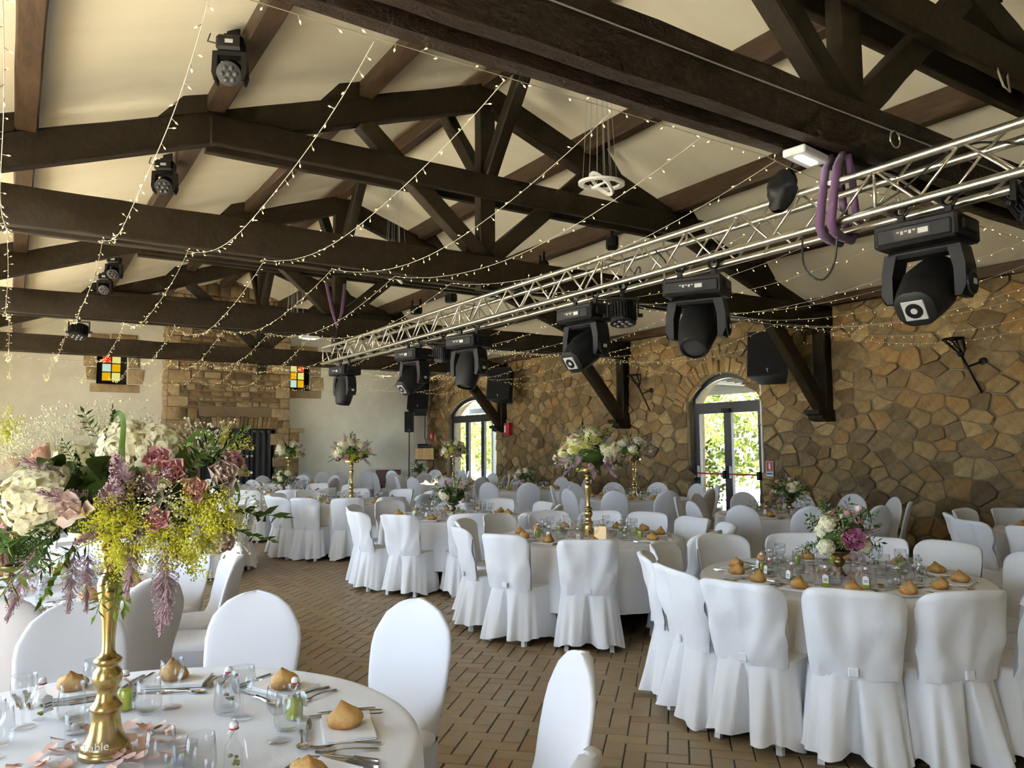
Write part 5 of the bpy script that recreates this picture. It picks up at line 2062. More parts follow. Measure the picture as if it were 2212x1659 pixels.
def tealight_proto():
    t = ob('tealight_holder', None)
    ob('cup', GM['cup'], None, t)
    ob('tin', MB().lathe([(0.0185, 0.0145), (0.019, 0.0155), (0.019, 0.031), (0.0183, 0.031), (0.0183, 0.028)], 20, None, (True, False)), M['tin'], t, smooth=True, angle=50)
    ob('wax', MB().lathe([(0.0182, 0.0285), (0.010, 0.0282), (0.0012, 0.0286), (0.0010, 0.033)], 18, None, (False, True)), M['tealight'], t, smooth=True)
    return freeze(t)


def gold_stand_proto():
    t = ob('candlestick_stand', None)
    prof = [(0.067, 0.0), (0.068, 0.010), (0.064, 0.016), (0.061, 0.019), (0.065, 0.024), (0.060, 0.032), (0.050, 0.045), (0.042, 0.065), (0.037, 0.092), (0.035, 0.113), (0.037, 0.117), (0.043, 0.125), (0.041, 0.133), (0.033, 0.141),
            (0.028, 0.152), (0.025, 0.166), (0.026, 0.178), (0.029, 0.182), (0.037, 0.196), (0.0395, 0.212), (0.036, 0.226), (0.028, 0.236), (0.026, 0.243), (0.034, 0.248), (0.0375, 0.256), (0.031, 0.263), (0.021, 0.270), (0.017, 0.282),
            (0.0168, 0.31), (0.020, 0.36), (0.027, 0.41), (0.033, 0.445), (0.0345, 0.462), (0.031, 0.480), (0.021, 0.494), (0.0168, 0.502), (0.019, 0.507), (0.019, 0.512), (0.025, 0.522), (0.029, 0.535), (0.026, 0.548), (0.020, 0.556),
            (0.036, 0.563), (0.037, 0.568), (0.025, 0.580), (0.017, 0.590), (0.016, 0.600)]
    ob('stem', MB().lathe(prof, 40), M['gold'], t, smooth=True)
    ob('top_plate', MB().lathe([(0.016, 0.596), (0.10, 0.598), (0.112, 0.603), (0.114, 0.612), (0.114, 0.632), (0.108, 0.634)], 40), M['gold'], t, smooth=True, angle=40)
    return freeze(t)


def urn_proto():
    t = ob('footed_urn', None)
    prof = [(0.044, 0.0), (0.045, 0.006), (0.036, 0.012), (0.022, 0.022), (0.016, 0.034), (0.021, 0.042), (0.014, 0.050), (0.020, 0.060), (0.034, 0.075), (0.037, 0.092), (0.030, 0.106), (0.020, 0.114), (0.022, 0.120), (0.05, 0.130), (0.068, 0.145), (0.073, 0.162), (0.066, 0.162)]
    ob('body', MB().lathe(prof, 32), M['bronze'], t, smooth=True)
    return freeze(t)


CHAIR_C = [cotton_chair('covered_chair', s) for s in (1, 5, 9, 14)]
CHAIR_S = [spandex_chair('covered_chair', s) for s in (1, 4)]
CLOTH_F = [tablecloth_mesh(s, 0.02, 0.35) for s in (1, 2)]
CLOTH_D = [tablecloth_mesh(s, 0.22, 1.0) for s in (3, 4, 5)]
for c in CLOTH_F + CLOTH_D:
    c.materials.append(M['cloth'])
TABLE = proto_table('round_table')
BOT = {'lemon': bottle_proto('lemon'), 'herb': bottle_proto('herb')}
TEA = tealight_proto()
STAND = gold_stand_proto()
URN = urn_proto()
PROTOS = CHAIR_C + CHAIR_S + [TABLE, TEA, STAND, URN] + list(BOT.values())
# ================================================================ flower library
rf = random.Random(77)


def frame_to(d, roll=0.0):
    d = Vector(d).normalized()
    q = d.to_track_quat('Z', 'Y').to_matrix().to_4x4()
    return q @ Matrix.Rotation(roll, 4, 'Z')


def petal_quad(mb, Mx, L_, W_, curl=0.3, cup=0.2):
    """a petal from the origin along +Y bending up to +Z"""
    P = []
    for v_ in (0.0, 0.35, 0.7, 1.0):
        w = W_ * (0.25 + 1.5 * v_ * (1.25 - v_) * 1.15) * (0.86 if v_ == 1.0 else 1)
        for s in (-1, 0, 1):
            P.append(Mx @ Vector((w * s * 0.5, L_ * v_, curl * L_ * v_ * v_ + cup * W_ * abs(s) * v_)))
    mb.grid(P, 3, 4)


def hydrangea_mesh(n=105, r=0.085, seed=1):
    rg_ = random.Random(seed)
    mb = MB()
    for k in range(n):
        z = 1 - 2 * (k + 0.5) / n * 0.86
        a = k * 2.399963 + rg_.uniform(-0.2, 0.2)
        d = Vector((cos(a) * sqrt(1 - z * z), sin(a) * sqrt(1 - z * z), z))
        F = Matrix.Translation(d * r * rg_.uniform(0.86, 1.03)) @ frame_to((d + Vector((rg_.gauss(0, .25), rg_.gauss(0, .25), rg_.gauss(0, .25)))), rg_.uniform(0, 6))
        s = rg_.uniform(0.017, 0.023)
        for q in range(4):
            Q = F @ Matrix.Rotation(q * pi / 2, 4, 'Z')
            w = s * 0.62
            mb.add([Q @ Vector((0, 0.001, 0)), Q @ Vector((w, s * 0.55, 0.003)), Q @ Vector((0, s * 1.05, -0.001)), Q @ Vector((-w, s * 0.55, 0.003)), Q @ Vector((0, s * 0.6, 0.0018))],
                   [(0, 1, 4), (1, 2, 4), (2, 3, 4), (3, 0, 4)])
    mb.ball((0, 0, 0), r * 0.82, 14, 8)
    return mb.mesh('hydrangea', False)


def rose_mesh(n=22, r=0.03, open_=0.5, seed=1):
    rg_ = random.Random(seed)
    mb = MB()
    for k in range(n):
        u = k / (n - 1)
        a = k * 2.4 + rg_.uniform(-0.3, 0.3)
        lean = radians(4 + 62 * open_ * u + 10 * u)
        L_ = r * (0.78 + 0.36 * u)
        Q = Matrix.Translation((0, 0, 0.0)) @ Matrix.Rotation(a, 4, 'Z') @ Matrix.Translation((0, r * (0.05 + 0.22 * u), 0)) @ Matrix.Rotation(pi / 2 - lean, 4, 'X')
        petal_quad(mb, Q, L_ * 1.2, r * (0.75 + 0.6 * u), curl=0.42 * (1 - u) - 0.10 * u + rg_.uniform(-.06, .06), cup=0.75 - 0.35 * u)
    return mb.mesh('rose', True)


def spray_mesh(kind, seed=1):
    rg_ = random.Random(seed)
    mb, st_ = MB(), MB()
    if kind == 'goldenrod':
        for b in range(9):
            a = rg_.uniform(0, 6.28)
            L_ = rg_.uniform(0.06, 0.12)
            d = Vector((cos(a) * 0.7, sin(a) * 0.7, rg_.uniform(0.4, 1))).normalized()
            for k in range(70):
                u = rg_.uniform(0.1, 1)
                c = d * L_ * u + Vector((rg_.gauss(0, 1), rg_.gauss(0, 1), rg_.gauss(0, 1))) * 0.0085
                mb.octa(c, rg_.uniform(0.0022, 0.0040))
    elif kind == 'astilbe':
        L_ = 0.16
        for k in range(190):
            u = rg_.uniform(0, 1)
            a = rg_.uniform(0, 6.28)
            w = 0.034 * (1 - u) ** 0.8 + 0.003
            p = Vector((0, 0, L_ * u))
            e = p + Vector((cos(a) * w, sin(a) * w, 0.012 + rg_.uniform(0, 0.02)))
            s = (e - p).cross(Vector((0, 0, 1))).normalized() * 0.0022
            m_ = p.lerp(e, 0.6)
            mb.add([p - s * 0.4, m_ - s, e, m_ + s, ], [(0, 1, 2, 3)])
            mb.octa(tuple(e), 0.0022)
        mb.tube([(0, 0, -0.04), (0, 0, L_)], 0.0013, 4)
    elif kind == 'baby':
        for k in range(85):
            d = Vector((rg_.gauss(0, .55), rg_.gauss(0, .55), rg_.uniform(0.25, 1))).normalized() * rg_.uniform(0.06, 0.13)
            mb.octa(tuple(d), rg_.uniform(0.0028, 0.0052))
            if k % 3 == 0:
                mb.tube([(0, 0, 0), d * 0.5 + Vector((0, 0, 0.01)), d], 0.0006, 3)
    return mb.mesh(kind, False)


def leaf_branch_mesh(n=13, L_=0.17, lw=0.018, ll=0.042, seed=1):
    rg_ = random.Random(seed)
    mb = MB()
    pts = [Vector((0.02 * sin(u * 2), 0.015 * u * u, L_ * u)) for u in [i / 6 for i in range(7)]]
    mb.tube(pts, 0.0014, 4)
    for k in range(n):
        u = 0.12 + 0.88 * k / (n - 1)
        p = Vector((0.02 * sin(u * 2), 0.015 * u * u, L_ * u))
        a = (k % 2) * pi + rg_.uniform(-0.5, 0.5) + 0.2
        d = Vector((cos(a), sin(a), rg_.uniform(0.3, 0.9))).normalized()
        if k == n - 1:
            d = Vector((0.1, 0.1, 1)).normalized()
        s = d.cross(Vector((rg_.gauss(0, .3), rg_.gauss(0, .3), 1))).normalized()
        up = s.cross(d)
        l2, w2 = ll * rg_.uniform(0.8, 1.15), lw * rg_.uniform(0.8, 1.1)
        mb.add([p, p + d * l2 * .45 + s * w2 * .5 + up * .003, p + d * l2 * .45 - up * .002, p + d * l2 * .45 - s * w2 * .5 + up * .003, p + d * l2], [(0, 1, 2), (0, 2, 3), (1, 4, 2), (2, 4, 3)])
    return mb.mesh('leaf_branch', True)


def broad_leaf_mesh(L_=0.12, W_=0.06, seed=1):
    mb = MB()
    P = []
    for j in range(9):
        v_ = j / 8
        w = W_ * sin(pi * (0.04 + 0.93 * v_)) ** 0.8
        for i in range(5):
            s = -1 + i / 2
            P.append((w * s * 0.5, 0.02 * sin(v_ * 3) + 0.012 * abs(s) * sin(pi * v_), L_ * v_))
    mb.grid(P, 5, 9)
    return mb.mesh('broad_leaf', True)


def blade_mesh(pts, w):
    P = []
    n = len(pts)
    for i, p in enumerate(pts):
        p = Vector(p)
        d = (Vector(pts[min(i + 1, n - 1)]) - Vector(pts[max(0, i - 1)])).normalized()
        s = d.cross(Vector((0.55, 0.83, 0.0))).normalized()
        ww = w * min(1, 2.2 * (1 - i / (n - 0.6)) + 0.05)
        P += [p - s * ww / 2, p + CF * -0.002, p + s * ww / 2]
    return MB().grid(P, 3, n).mesh('grass_blade', True)


FL = {}


def reg(nm, me, mt, part):
    me.materials.append(M[mt])
    FL[nm] = (me, part)


for k in (1, 2):
    reg('hyd%d' % k, hydrangea_mesh(seed=k), 'hyd', 'hydrangea')
reg('hydbig', hydrangea_mesh(150, 0.098, 5), 'hyd', 'hydrangea')
reg('rose_p', rose_mesh(34, 0.031, 0.62, 2), 'pink', 'rose')
reg('rose_b', rose_mesh(30, 0.036, 0.35, 3), 'blush', 'rose')
reg('rose_c', rose_mesh(30, 0.030, 0.55, 4), 'peach', 'rose')
reg('liz', rose_mesh(14, 0.038, 0.95, 5), 'blush', 'lisianthus')
reg('bud', rose_mesh(12, 0.018, 0.15, 6), 'creamf', 'bud')
reg('peony', rose_mesh(64, 0.056, 0.85, 7), 'peony', 'peony')
reg('gold1', spray_mesh('goldenrod', 1), 'yellow', 'goldenrod')
reg('gold2', spray_mesh('goldenrod', 2), 'yellow', 'goldenrod')
reg('ast1', spray_mesh('astilbe', 1), 'mauve', 'astilbe_plume')
reg('ast2', spray_mesh('astilbe', 2), 'mauve', 'astilbe_plume')
reg('baby1', spray_mesh('baby', 1), 'whitef', 'white_spray')
reg('baby2', spray_mesh('baby', 2), 'whitef', 'white_spray')
reg('br1', leaf_branch_mesh(seed=1), 'leaf', 'leaf_branch')
reg('br2', leaf_branch_mesh(17, 0.20, 0.012, 0.036, 2), 'leafd', 'leaf_branch')
reg('br3', leaf_branch_mesh(11, 0.16, 0.022, 0.05, 3), 'leafd', 'leaf_branch')
reg('bl1', broad_leaf_mesh(), 'leafd', 'broad_leaf')
reg('bl2', broad_leaf_mesh(0.10, 0.05), 'leaf', 'broad_leaf')
core_me = MB().ball((0, 0, 0), 1.0, 14, 8).mesh('floral_foam', True)
core_me.materials.append(M['leafd'])


def put(par, nm, p, d, sc_=1.0, roll=None):
    me, part = FL[nm]
    o = ob(part, me, None, par)
    if part in ('goldenrod', 'astilbe_plume', 'white_spray'):
        o['kind'] = 'stuff'
    o.matrix_local = Matrix.Translation(p) @ frame_to(d, rf.uniform(0, 6.28) if roll is None else roll) @ Matrix.Scale(sc_, 4)
    return o


def bouquet(loc, a, b, mix, label, core=True, seed=0):
    """loc: foot of the bouquet (top of its stand or urn); a: half width, b: half height"""
    global rf
    rf = random.Random(seed + 100)
    t = thing('bouquet', label, 'bouquet', loc, group='wedding bouquets on the tables')
    C0 = Vector((0, 0, b * 0.78))
    ob('floral_foam', core_me, None, t, C0, scale=(a * 0.68, a * 0.68, b * 0.62))

    def ell(d, k=1.0):
        return C0 + Vector((d.x * a * k, d.y * a * k, d.z * b * k))
    n_tot = sum(n for _, n, _, _ in mix)
    for nm_list, n, depth, sc_ in mix:
        for k in range(n):
            for _ in range(30):
                z = rf.uniform(-0.55, 1.0)
                an = rf.uniform(0, 6.283)
                d = Vector((cos(an) * sqrt(1 - z * z), sin(an) * sqrt(1 - z * z), z))
                if nm_list[0].startswith('hyd') and z < -0.1:
                    continue
                break
            nm = rf.choice(nm_list)
            p = ell(d, depth * rf.uniform(0.9, 1.06))
            dd = Vector((d.x, d.y, d.z * 0.9 + 0.15))
            if nm.startswith('ast') and z < 0.3:
                dd.z -= 0.7
            if nm.startswith('br') and z < 0.1:
                dd.z -= 0.25
            put(t, nm, p, dd, sc_ * rf.uniform(0.85, 1.15))
    return t


MIX_T = [(['hyd1', 'hyd2'], 9, 0.76, 1.0), (['rose_p', 'rose_c', 'rose_b'], 17, 0.92, 1.05), (['liz', 'bud'], 6, 0.95, 1.0), (['ast1', 'ast2'], 11, 0.75, 1.0), (['gold1', 'gold2'], 8, 0.72, 1.0),
         (['baby1', 'baby2'], 9, 0.75, 1.0), (['br1', 'br2', 'br3'], 26, 0.62, 1.0), (['bl1', 'bl2'], 12, 0.6, 1.0)]
MIX_L = [(['hyd1', 'hyd2'], 5, 0.72, 0.72), (['rose_p', 'rose_b', 'rose_c'], 9, 0.9, 0.95), (['bud'], 5, 1.0, 1.0), (['ast1', 'ast2'], 5, 0.7, 0.7), (['baby1', 'baby2'], 7, 0.65, 0.8), (['br1', 'br2', 'br3', 'br2', 'br3'], 38, 0.55, 0.85), (['bl1'], 10, 0.55, 0.8)]
# ================================================================ tables, chairs and place settings
rp = random.Random(99)
TABLES = {
    'A': dict(c=(0.25, 2.48), ph='table nearest the camera', kind='S', cloth='F', top='tall', seats=[122, 90, 58, 25, -21, -54, 155, 190], cut=3),
    'B': dict(c=(0.02, 5.52), ph='table behind the nearest one', kind='S', cloth='F', top='low', seats=[-92, -62, -27, 4, 30, 60, 92, 125, 160, -125], cut=3),
    'C': dict(c=(4.52, 3.1), ph='pink peony table', kind='C', cloth='D', top='low', seats=[168, 190, 217, 242, 267, 293, 141, 113, 80, 50, 23, -4, -35], cut=3),
    'D': dict(c=(4.57, 5.75), ph='middle gold-stand table', kind='C', cloth='D', top='tall', seats=[231, 196, 162, 130, 100, 72, 46, 20, -8, -38, 284], cut=2),
    'E': dict(c=(4.57, 8.4), ph='fern bouquet table', kind='C', cloth='D', top='low', seats=[146, 182, 214, 250, 288, 320, 352, 30, 65, 105], cut=1),
    'F': dict(c=(4.5, 11.6), ph='gold-stand table before the chimney', kind='C', cloth='D', top='tall', seats=[168, 193, 216, 247, 277, 308, 345, 25, 65, 105, 138], cut=1),
    'G': dict(c=(4.25, 14.35), ph='low bouquet table before the chimney', kind='C', cloth='D', top='low', seats=[150, 190, 225, 258, 290, 325, 0, 40, 80, 115], cut=0),
    'H': dict(c=(5.2, 17.2), ph='tall bouquet table nearest the chimney', kind='S', cloth='D', top='tall', seats=[20, 60, 100, 140, 180, 220, 260, 300, 340], cut=0),
    'K': dict(c=(8.75, 3.2), ph='table at the very right edge', kind='C', cloth='D', top='low', seats=[150, 178, 205, 235, 265, 120, 90, 60, 30, 0], cut=1),
    'R': dict(c=(8.0, 6.15), ph='table below the fire sign', kind='S', cloth='D', top='low', seats=[228, 262, 296, 330, 0, 32, 64, 98, 130, 164, 196], cut=1),
    'S': dict(c=(8.5, 9.5), ph='gold-stand table by the double door', kind='S', cloth='D', top='tall', seats=[215, 250, 288, 322, 355, 30, 65, 100, 140, 178], cut=0),
    'T': dict(c=(8.5, 12.7), ph='low bouquet table by stone wall', kind='S', cloth='D', top='low', seats=[205, 240, 275, 310, 345, 20, 60, 100, 135, 170], cut=0),
    'U': dict(c=(8.55, 15.7), ph='sunlit gold-stand table', kind='S', cloth='D', top='tall', seats=[200, 235, 270, 305, 340, 15, 55, 95, 130, 165], cut=0),
    'V': dict(c=(9.2, 18.8), ph='low bouquet table in far corner', kind='S', cloth='D', top='low', seats=[180, 215, 250, 290, 325, 0, 45, 100, 140], cut=0),
    'W': dict(c=(1.55, 11.0), ph='cotton-chair table behind foreground bouquet', kind='C', cloth='D', top='low', seats=[345, 20, 60, 100, 140, 190, 230, 270, 312], cut=0),
    'X': dict(c=(2.5, 16.4), ph='window-side table nearest end wall', kind='S', cloth='D', top='low', seats=[0, 40, 80, 120, 160, 200, 240, 280, 320], cut=0),
}
DESC = {'S': 'white stretch-covered chair', 'C': 'white cotton-covered chair'}
USED = set()


def uniq(s):
    assert s not in USED, s
    USED.add(s)
    return s


def seat_names(c, angs, r=0.95, z=0.8):
    """angle -> 'near side of ..., second from left' built from what the photograph shows"""
    _, _, dc = pix(c[0], c[1], z)
    items = []
    for a in angs:
        x, y = c[0] + r * cos(radians(a)), c[1] + r * sin(radians(a))
        px, py, d = pix(x, y, z)
        items.append((a, px, 'near' if d < dc else 'far'))
    out = {}
    for side in ('near', 'far'):
        L_ = sorted([i for i in items if i[2] == side], key=lambda i: i[1])
        for k, (a, px, s) in enumerate(L_):
            out[a] = (side, ORD[k])
    return out


z_t = 0.7545
cloth_i = 0
for key, T in TABLES.items():
    cx, cy = T['c']
    ph = T['ph']
    o = dup(TABLE, (cx, cy, 0), rp.uniform(0, 6), uniq('round folding table under the cloth of ' + ph), 'round banquet tables')
    o['category'] = 'table'
    me = (CLOTH_F if T['cloth'] == 'F' else CLOTH_D)[cloth_i % (2 if T['cloth'] == 'F' else 3)]
    cloth_i += 1
    o = ob('tablecloth', me, None, None, (cx, cy, 0.0), (0, 0, rp.uniform(0, 6.28)))
    tag(o, uniq('white round tablecloth draped over ' + ph), 'tablecloth', 'white tablecloths')
    names = seat_names(T['c'], T['seats'])
    T['names'] = names
    for a in T['seats']:
        side, od = names[a]
        rr = (0.98 if T['kind'] == 'C' else 1.04) + rp.uniform(-0.03, 0.03)
        if key == 'A':
            rr = 1.10
        x, y = cx + rr * cos(radians(a)), cy + rr * sin(radians(a))
        proto = rp.choice(CHAIR_C if T['kind'] == 'C' else CHAIR_S)
        o = dup(proto, (x, y, 0), radians(a + 90) + rp.uniform(-0.07, 0.07), uniq('%s on %s side of %s, %s from left' % (DESC[T['kind']], side, ph, od)), 'chairs around the ' + ph)
        o['category'] = 'chair'
    # ------------------------------------------------ place settings
    for a in T['seats']:
        side, od = names[a]
        ar = radians(a + rp.uniform(-2, 2))
        er = Vector((cos(ar), sin(ar), 0))
        et = Vector((-sin(ar), cos(ar), 0))
        C0 = Vector((cx, cy, z_t))

        def at(r_, t_):
            return C0 + er * r_ + et * t_
        where = ', %s side of %s, %s from left' % (side, ph, od)
        px, py, dd = pix(*at(0.66, 0))
        if px < -60 or px > 2280 or py > 1720:
            continue
        grp = 'place settings on the ' + ph
        nt = 0.05
        ob_n = tag(ob('napkin', rp.choice(NAPK), None, None, at(0.66, nt), (0, 0, ar + pi / 2 + rp.uniform(-0.15, 0.15))), uniq('folded white napkin' + where), 'napkin', grp)
        br = tag(ob('bread_roll', rp.choice(BREAD), None, None, at(0.66 + rp.uniform(-.02, .02), nt + rp.uniform(-.02, .02)) + Vector((0, 0, 0.0095)), (rp.uniform(-.1, .1), rp.uniform(-.1, .1), rp.uniform(0, 6.28))),
                 uniq('crusty bread roll' + where), 'bread roll', grp)
        ct = T['cut']
        if ct >= 1:
            jj = rp.uniform(-0.12, 0.12)
            tag(ob('fork', CUT['fork'], None, None, at(0.66, -0.085), (0, 0, ar + pi / 2 + jj)), uniq('steel dinner fork' + where), 'fork', grp)
            tag(ob('knife', CUT['knife'], None, None, at(0.66, 0.185), (0, 0, ar + pi / 2 + jj * 0.5)), uniq('steel dinner knife' + where), 'knife', grp)
        if ct >= 2:
            tag(ob('dessert_fork', CUT['fork'], None, None, at(0.665, -0.125), (0, 0, ar + pi / 2 + jj * 0.6), scale=0.88), uniq('smaller steel fork' + where), 'fork', grp)
            tag(ob('spoon', CUT['spoon'], None, None, at(0.53, -0.01), (0, 0, ar + pi + rp.uniform(-.2, .2)), scale=0.85), uniq('steel dessert spoon' + where), 'spoon', grp)
        if ct >= 3:
            tag(ob('dessert_knife', CUT['knife'], None, None, at(0.545, 0.06), (0, 0, ar + rp.uniform(-.2, .2)), scale=0.85), uniq('smaller steel knife' + where), 'knife', grp)
            tag(ob('butter_knife', CUT['knife'], None, None, at(0.66, 0.215), (0, 0, ar + pi / 2 + jj), scale=0.8), uniq('third steel knife' + where), 'knife', grp)
        if key == 'A':
            continue
        if key in 'BCDEFRSTUGH' or rp.random() < 0.8:
            tag(ob('wine_glass', GM['wine'], None, None, at(0.44 + rp.uniform(-.02, .02), 0.07 + rp.uniform(-.02, .02)), (0, 0, rp.uniform(0, 6))), uniq('stemmed wine glass' + where), 'wine glass', grp)
            tag(ob('tumbler', GM['tumbler'], None, None, at(0.40 + rp.uniform(-.02, .02), -0.02 + rp.uniform(-.02, .02)), (0, 0, rp.uniform(0, 6))), uniq('stemless glass tumbler' + where), 'tumbler', grp)
            k_ = 'lemon' if rp.random() < 0.55 else 'herb'
            o = dup(BOT[k_], at(0.47, -0.09), ar + pi / 2 + rp.uniform(-.6, .6), uniq(('small lime-green liqueur bottle' if k_ == 'lemon' else 'small herb liqueur bottle') + where), grp)
            o['category'] = 'bottle'
    # ------------------------------------------------ centrepiece
    C0 = Vector((cx, cy, z_t))
    if T['top'] == 'tall':
        o = dup(STAND, C0, rp.uniform(0, 6), uniq('tall gold turned stand on ' + ph), 'tall gold flower stands')
        o['category'] = 'flower stand'
        if key != 'A':
            bouquet(C0 + Vector((0, 0, 0.592)), 0.29, 0.205, MIX_T, uniq('tall bouquet of hydrangea and roses above ' + ph), seed=ord(key))
    else:
        o = dup(URN, C0, 0, uniq('footed bronze urn on ' + ph), 'footed bronze urns')
        o['category'] = 'urn'
        if key != 'C':
            bouquet(C0 + Vector((0, 0, 0.135)), 0.21, 0.155, MIX_L, uniq('low bouquet of roses and greenery on ' + ph), seed=ord(key))
    # tea lights and petals
    for k in range(4 if key != 'A' else 0):
        a = k * pi / 2 + 0.6
        if k % 2 == 0 or key in 'CD':
            o = dup(TEA, C0 + Vector((0.24 * cos(a), 0.24 * sin(a), 0)), 0, uniq('glass tealight holder, %s around centre of %s' % (ORD[k], ph)), 'tealights')
            o['category'] = 'candle holder'
    if key != 'A':
        mb = MB()
        for k in range(60):
            a, r_ = rp.uniform(0, 6.28), rp.uniform(0.07, 0.22)
            Q = Matrix.Translation((r_ * cos(a), r_ * sin(a), 0.002)) @ Matrix.Rotation(rp.uniform(0, 6.28), 4, 'Z') @ Matrix.Rotation(rp.uniform(-.15, .5), 4, 'X')
            petal_quad(mb, Q, 0.035, 0.030, 0.25, 0.2)
        tag(ob('rose_petals', mb, M['petal'], None, C0, smooth=True), uniq('pink rose petals strewn around centrepiece of ' + ph), 'petals', kind='stuff')

# ---- nearest table: glasses, bottles and tea lights one by one
tA = TABLES['A']['ph']
for k, (x, y) in enumerate([(0.06, 2.85), (0.47, 2.79), (0.64, 2.56), (0.68, 2.30), (0.26, 2.92), (-0.02, 2.62)]):
    tag(ob('wine_glass', GM['wine'], None, None, (x, y, z_t)), uniq('stemmed wine glass on ' + tA + ', ' + ['left of the gold stand', 'behind the lime bottle', 'before the second bread roll', 'nearest the bare fork', 'half hidden by gold stand', 'cut by frame edge'][k]), 'wine glass', 'place settings on the ' + tA)
for k, (x, y) in enumerate([(0.19, 2.86), (0.40, 2.78), (0.61, 2.63), (0.73, 2.38), (0.36, 2.27), (0.44, 2.17), (0.0, 2.72)]):
    tag(ob('tumbler', GM['tumbler'], None, None, (x, y, z_t)), uniq('stemless glass tumbler on ' + tA + ', ' + ['left of the gold stand', 'beside the lime bottle', 'holding a herb bottle behind', 'before a lime bottle', 'right beside the petals', 'at the lower frame edge', 'at the left frame edge'][k]), 'tumbler', 'place settings on the ' + tA)
for k, (x, y, kd, lb) in enumerate([(0.11, 2.90, 'herb', 'left of the gold stand'), (0.34, 2.85, 'lemon', 'behind the gold stand'), (0.52, 2.16, 'herb', 'at the lower frame edge'), (0.775, 2.46, 'lemon', 'behind a tumbler'), (0.63, 2.70, 'herb', 'between two glasses')]):
    o = dup(BOT[kd], (x, y, z_t), radians(40 + 25 * k), uniq('small %s liqueur bottle on %s, %s' % ('lime-green' if kd == 'lemon' else 'clear herb', tA, lb)), 'place settings on the ' + tA)
    o['category'] = 'bottle'
for k, (x, y) in enumerate([(0.195, 2.70), (0.42, 2.27)]):
    o = dup(TEA, (x, y, z_t), 0, uniq('glass tealight holder on %s, %s' % (tA, ['beside the gold stand', 'among front glasses'][k])), 'tealights')
    o['category'] = 'candle holder'
pm = []
for s in range(4):
    mb = MB()
    rr = random.Random(s)
    petal_quad(mb, Matrix.Rotation(rr.uniform(-.03, .1), 4, 'X'), 0.038, 0.040, rr.uniform(0.03, 0.2), rr.uniform(0.05, 0.22))
    mm = mb.mesh('rose_petal', True)
    mm.materials.append(M['petal'])
    pm.append(mm)
for k in range(70):
    a, r_ = rp.uniform(0, 6.28), rp.uniform(0.075, 0.20)
    tag(ob('rose_petal', rp.choice(pm), None, None, (0.25 + r_ * cos(a), 2.48 + r_ * sin(a), z_t + 0.002 + rp.uniform(0, 0.012)), (rp.uniform(-.1, .18), rp.uniform(-.18, .18), rp.uniform(0, 6.28))),
        'pink rose petal strewn round the foot of the nearest gold stand', 'petal', 'petals round the nearest gold stand')


def table_sign(loc, rz, label, words_):
    t = thing('table_sign', label, 'table sign', loc, rz)
    ob('sheet', MB().box(-0.062, 0.062, -0.0015, 0.0015, 0.0, 0.105), M['acrylic'], t)
    for k, (txt, sz, x, z) in enumerate(words_):
        cu = bpy.data.curves.new('lettering', 'FONT')
        cu.body = txt
        cu.size = sz
        cu.align_x = 'CENTER'
        cu.extrude = 0.0003
        tmp = bpy.data.objects.new('lettering_source', cu)
        COL.objects.link(tmp)
        lm = bpy.data.meshes.new_from_object(tmp.evaluated_get(bpy.context.evaluated_depsgraph_get()))
        bpy.data.objects.remove(tmp)
        lm.materials.clear()
        ob('lettering', lm, M['white_paint'], t, (x, -0.0026, z), (radians(90), 0, 0))
    lf = MB()
    for (x, z, a) in ((-0.045, 0.078, 60), (-0.043, 0.070, 150), (-0.034, 0.066, 10)):
        Q = Matrix.Translation((x, -0.0024, z)) @ Matrix.Rotation(radians(a), 4, 'Y')
        lf.add([Q @ Vector(p) for p in ((0, 0, 0), (0.004, 0, 0.008), (0, 0, 0.017), (-0.004, 0, 0.008))], [(0, 1, 2, 3)])
    ob('leaf_motif', lf, M['white_paint'], t)


table_sign((0.205, 2.385, z_t), radians(-12), 'clear acrylic sign lettered Table before the nearest gold stand', [('Table', 0.030, 0.012, 0.045)])
table_sign((0.06, 5.38, z_t), radians(0), 'clear acrylic sign lettered Table before the urn behind', [('Table', 0.030, 0.012, 0.045)])
M['glow'] = mat('candlelit_frosted_glass', (0.80, 0.66, 0.42), 0.5, emit=(1.0, 0.72, 0.38), estr=0.35)
ln = thing('candle_lantern', 'square frosted candle lantern beside the middle gold stand', 'candle lantern', (4.50, 5.50, z_t), radians(-33))
ob('glass_box', MB().box(-0.055, 0.055, -0.055, 0.055, 0.0, 0.12), M['acrylic'], ln)
ob('printed_sleeve', MB().cbox(-0.051, 0.051, -0.051, 0.051, 0.004, 0.116, 0.004), M['glow'], ln)
kb = tag(ob('cork_block', MB().cbox(-0.03, 0.03, -0.016, 0.016, 0, 0.014, 0.003), M['crate'], None, (4.36, 2.72, z_t), (0, 0, 0.6)), 'small cork coloured block on the pink peony table', 'block')

# ---- spare stretch-covered chairs left along the plaster end wall
for k, (x, y, a, lb) in enumerate([(6.55, 19.6, 200, 'white stretch-covered spare chair before the plaster wall, leftmost'), (6.95, 20.0, 160, 'white stretch-covered spare chair before the plaster wall, second'),
                                  (7.35, 19.5, 185, 'white stretch-covered spare chair before the plaster wall, third'), (7.7, 20.1, 215, 'white stretch-covered spare chair before the plaster wall, fourth'), (8.0, 19.6, 150, 'white stretch-covered spare chair before the plaster wall, rightmost')]):
    o = dup(CHAIR_S[k % 2], (x, y, 0), radians(a), uniq(lb), 'spare chairs by the end wall')
    o['category'] = 'chair'
bn = thing('red_bench', 'low dark red bench against the plaster wall beside the loudspeaker pole', 'bench', (9.4, 21.1, 0))
ob('seat', MB().cbox(-0.4, 0.4, -0.2, 0.2, 0.42, 0.50, 0.02), mat('dark_red_leather', (0.10, 0.02, 0.02), 0.5), bn)
